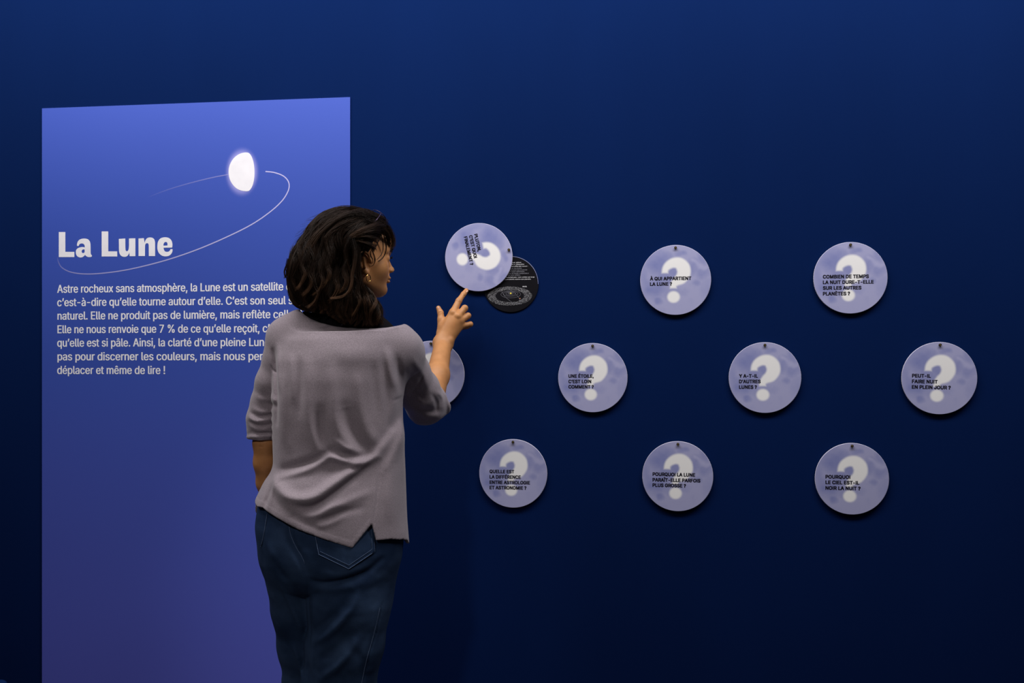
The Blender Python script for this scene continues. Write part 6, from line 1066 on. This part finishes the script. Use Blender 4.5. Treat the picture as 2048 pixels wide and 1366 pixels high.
# flyaways
for k in range(90):
    a_ = rng.random()*2.6+.4; c = A(672, 530, DC-.02); rr = np.array([math.cos(a_), 0, math.sin(a_)])
    px = 675+np.cos(a_)*88; py = 522-np.sin(a_)*98; ca = rng.random()*10-3
    if a_ < .9: continue
    S1.append(guided([(px+6*np.sin(a_), py+6*np.cos(a_)+6, DC-.01), (px-3*np.cos(a_), py-ca*.35, DC-.01), (px-14*np.sin(a_)+rng.random()*6, py+12*abs(np.cos(a_))-ca*.6, DC-.01), (px-26*np.sin(a_)-2, py+30*(1-np.sin(a_))+4, DC-.01)], 1, .001, 14, .0002, .1, 1))
m_hair = attr_mat('dark_brown_hair', 0.42, 0.14)
for i_, (p_, r_, c_) in enumerate(S1):      # keep the ends above the bob's lower outline
    zb_ = HZ+(HORIZON-np.interp(p_[..., 0]/p_[..., 1]*F+1024, [585, 604, 631, 660, 680, 700, 725, 770], [610, 619, 625, 633, 646, 652, 657, 652]))/F*p_[..., 1]
    below = (p_[..., 2] < zb_-.003*rng.random((len(p_), 1))); k_ok = ~(below.any(1) & (np.argmax(below, 1) < 5)); lim = np.where(below.any(1), np.argmax(below, 1), 99)
    idx = np.minimum(np.arange(p_.shape[1])[None], np.maximum(lim-1, 1)[:, None]); p2 = np.take_along_axis(p_, idx[..., None], 1)+np.maximum(np.arange(p_.shape[1])[None]-idx, 0)[..., None]*np.array([0, .00005, 0])
    r2 = np.broadcast_to(r_, idx.shape)*np.clip((lim[:, None]-np.arange(p_.shape[1])[None])/3.0, 0, 1); S1[i_] = (p2[k_ok], r2[k_ok], np.broadcast_to(c_, p_.shape)[k_ok])
P_ = np.concatenate([q[0] for q in S1]); R_ = np.concatenate([q[1] for q in S1]); C_ = np.concatenate([q[2] for q in S1])
Vt, Ft, Ct = tubes(P_, R_, C_)
Vc, Fcp = build_cap()
hair = child('hair', np.concatenate([Vc, Vt]), np.concatenate([Fcp, Ft+len(Vc)]), m_hair)
set_attr(hair.data, np.concatenate([np.tile(DARK*.6, (len(Vc), 1)), Ct])); hair['label'] = 'wavy dark brown shoulder length hair, twisted back at the side'

# eyebrow and lashes (near side shows beside the fringe)
def hlock(name, pts, n, spread, r0, mat):
    P = h2m(pts); K = 9; ii = np.linspace(0, len(P)-1, K); sp = np.stack([np.interp(ii, np.arange(len(P)), P[:, i]) for i in range(3)], 1)
    o = rng.normal(size=(n, 1, 3))*spread; PP = sp[None]+o; V, Q, _ = tubes(PP, np.full((n, K), r0)*np.sin(np.linspace(.3, 2.9, K))[None], np.zeros((n, K, 3))); return child(name, V, Q, mat)
for s in (-1, 1):
    hlock('eyebrow', [(.1005, s*.012, .012), (.0965, s*.026, .0155), (.083, s*.042, .011)], 50, .0014, .0005, m_dark)
    for k in range(2): pass
    hlock('eyelashes', [(.095, s*.020, -.006), (.0955, s*.030, -.0035), (.090, s*.042, -.0075)], 30, .0009, .0006, m_dark)
m_lip = noise_mat('lips', s2l((168, 92, 78)), s2l((178, 102, 86)), 60, 0.45, 0.4)
blob('lips', h2m([(.0965, 0, -.0545)])[0], (.0050, .0150, .0030), [HF, HS, HU], m_lip)
blob('lips', h2m([(.0945, 0, -.0630)])[0], (.0055, .0135, .0036), [HF, HS, HU], m_lip)

# ---- earring and glasses
def ring(c, u, v_, ru, rv, r_, n=40, arc=(0, 2*math.pi), sides=8):
    t = np.linspace(arc[0], arc[1], n); P = np.asarray(c)+np.cos(t)[:, None]*ru*np.asarray(u)+np.sin(t)[:, None]*rv*np.asarray(v_)
    V, Q, _ = tubes(P[None], np.full((1, n), r_), np.zeros((1, n, 3)), sides); return V, Q
m_gold = noise_mat('gold', s2l((225, 170, 90)), s2l((240, 190, 110)), 60, 0.25, 0.5, metal=1.0)
ec = A(737.0, 556.5, DC-.068); V, Q = ring(ec, np.array([.55, .83, 0]), np.array([0, 0, 1.0]), .0075, .0085, .0012)
er = mesh_obj('hoop_earring', to_world(V), Q, m_gold); tag(er, 'small gold hoop earring in the woman’s ear', 'earring')
m_frame = noise_mat('dark_metal_frame', s2l((60, 45, 70)), s2l((75, 58, 85)), 60, 0.3, 0.5, metal=0.7)
m_glass, N, L, b = mat_base('lens_glass', 0.05, 0.5); b.inputs['Base Color'].default_value = (.2, .2, .3, 1)
tr = N.new('ShaderNodeBsdfTransparent'); ms = N.new('ShaderNodeMixShader'); ms.inputs[0].default_value = 0.10; L.new(tr.outputs[0], ms.inputs[1]); L.new(b.outputs[0], ms.inputs[2]); L.new(ms.outputs[0], N['Material Output'].inputs[0])
gl = bpy.data.objects.new('eyeglasses', None); COL.objects.link(gl); gc = A(758, 440, DC); gl.location = to_world(gc[None])[0]
tag(gl, 'thin round metal eyeglasses pushed up on the woman’s dark hair', 'glasses')
GB = to_world(gc[None])[0]
nrm = HF*.62+HU*.78; upv = -HF*.78+HU*.62; upv = upv
rims = []
for s, cpx in ((1, None), (-1, None)):
    cc = h2m([(.062, s*.031, .0985)])[0]
    V, Q = ring(cc, HS, upv, .0235, .0200, .0009, 48, (0, 2*math.pi), 6); rm = mesh_obj('rim', to_world(V)-GB, Q, m_frame, gl)
    tq = np.linspace(0, 2*math.pi, 32, endpoint=False); Vl = np.concatenate([cc+np.cos(tq)[:, None]*.0233*HS+np.sin(tq)[:, None]*.0198*upv+nrm*o_ for o_ in (.0005, -.0005)])
    Fl = [tuple(range(32)), tuple(range(63, 31, -1))]+[(i, 32+i, 32+(i+1) % 32, (i+1) % 32) for i in range(32)]
    mesh_obj('lens', to_world(Vl)-GB, Fl, m_glass, rm, False)
    hp = cc+HS*s*.0235+upv*.004; pts = np.array([hp, hp+(-HF*.022-HU*.024)+HS*s*.016, hp+(-HF*.065-HU*.058)+HS*s*.014])
    pts = spline(pts, 10); V, Q, _ = tubes(pts[None], np.full((1, len(pts)), .0011), np.zeros((1, len(pts), 3)), 6); mesh_obj('temple_arm', to_world(V)-GB, Q, m_frame, gl)
c1 = h2m([(.062, .0085, .0985)])[0]; c2 = h2m([(.062, -.0085, .0985)])[0]; pts = np.array([c1, (c1+c2)/2+upv*.003, c2]); pts = spline(pts, 6)
V, Q, _ = tubes(pts[None], np.full((1, len(pts)), .0009), np.zeros((1, len(pts), 3)), 6); mesh_obj('bridge', to_world(V)-GB, Q, m_frame, gl)
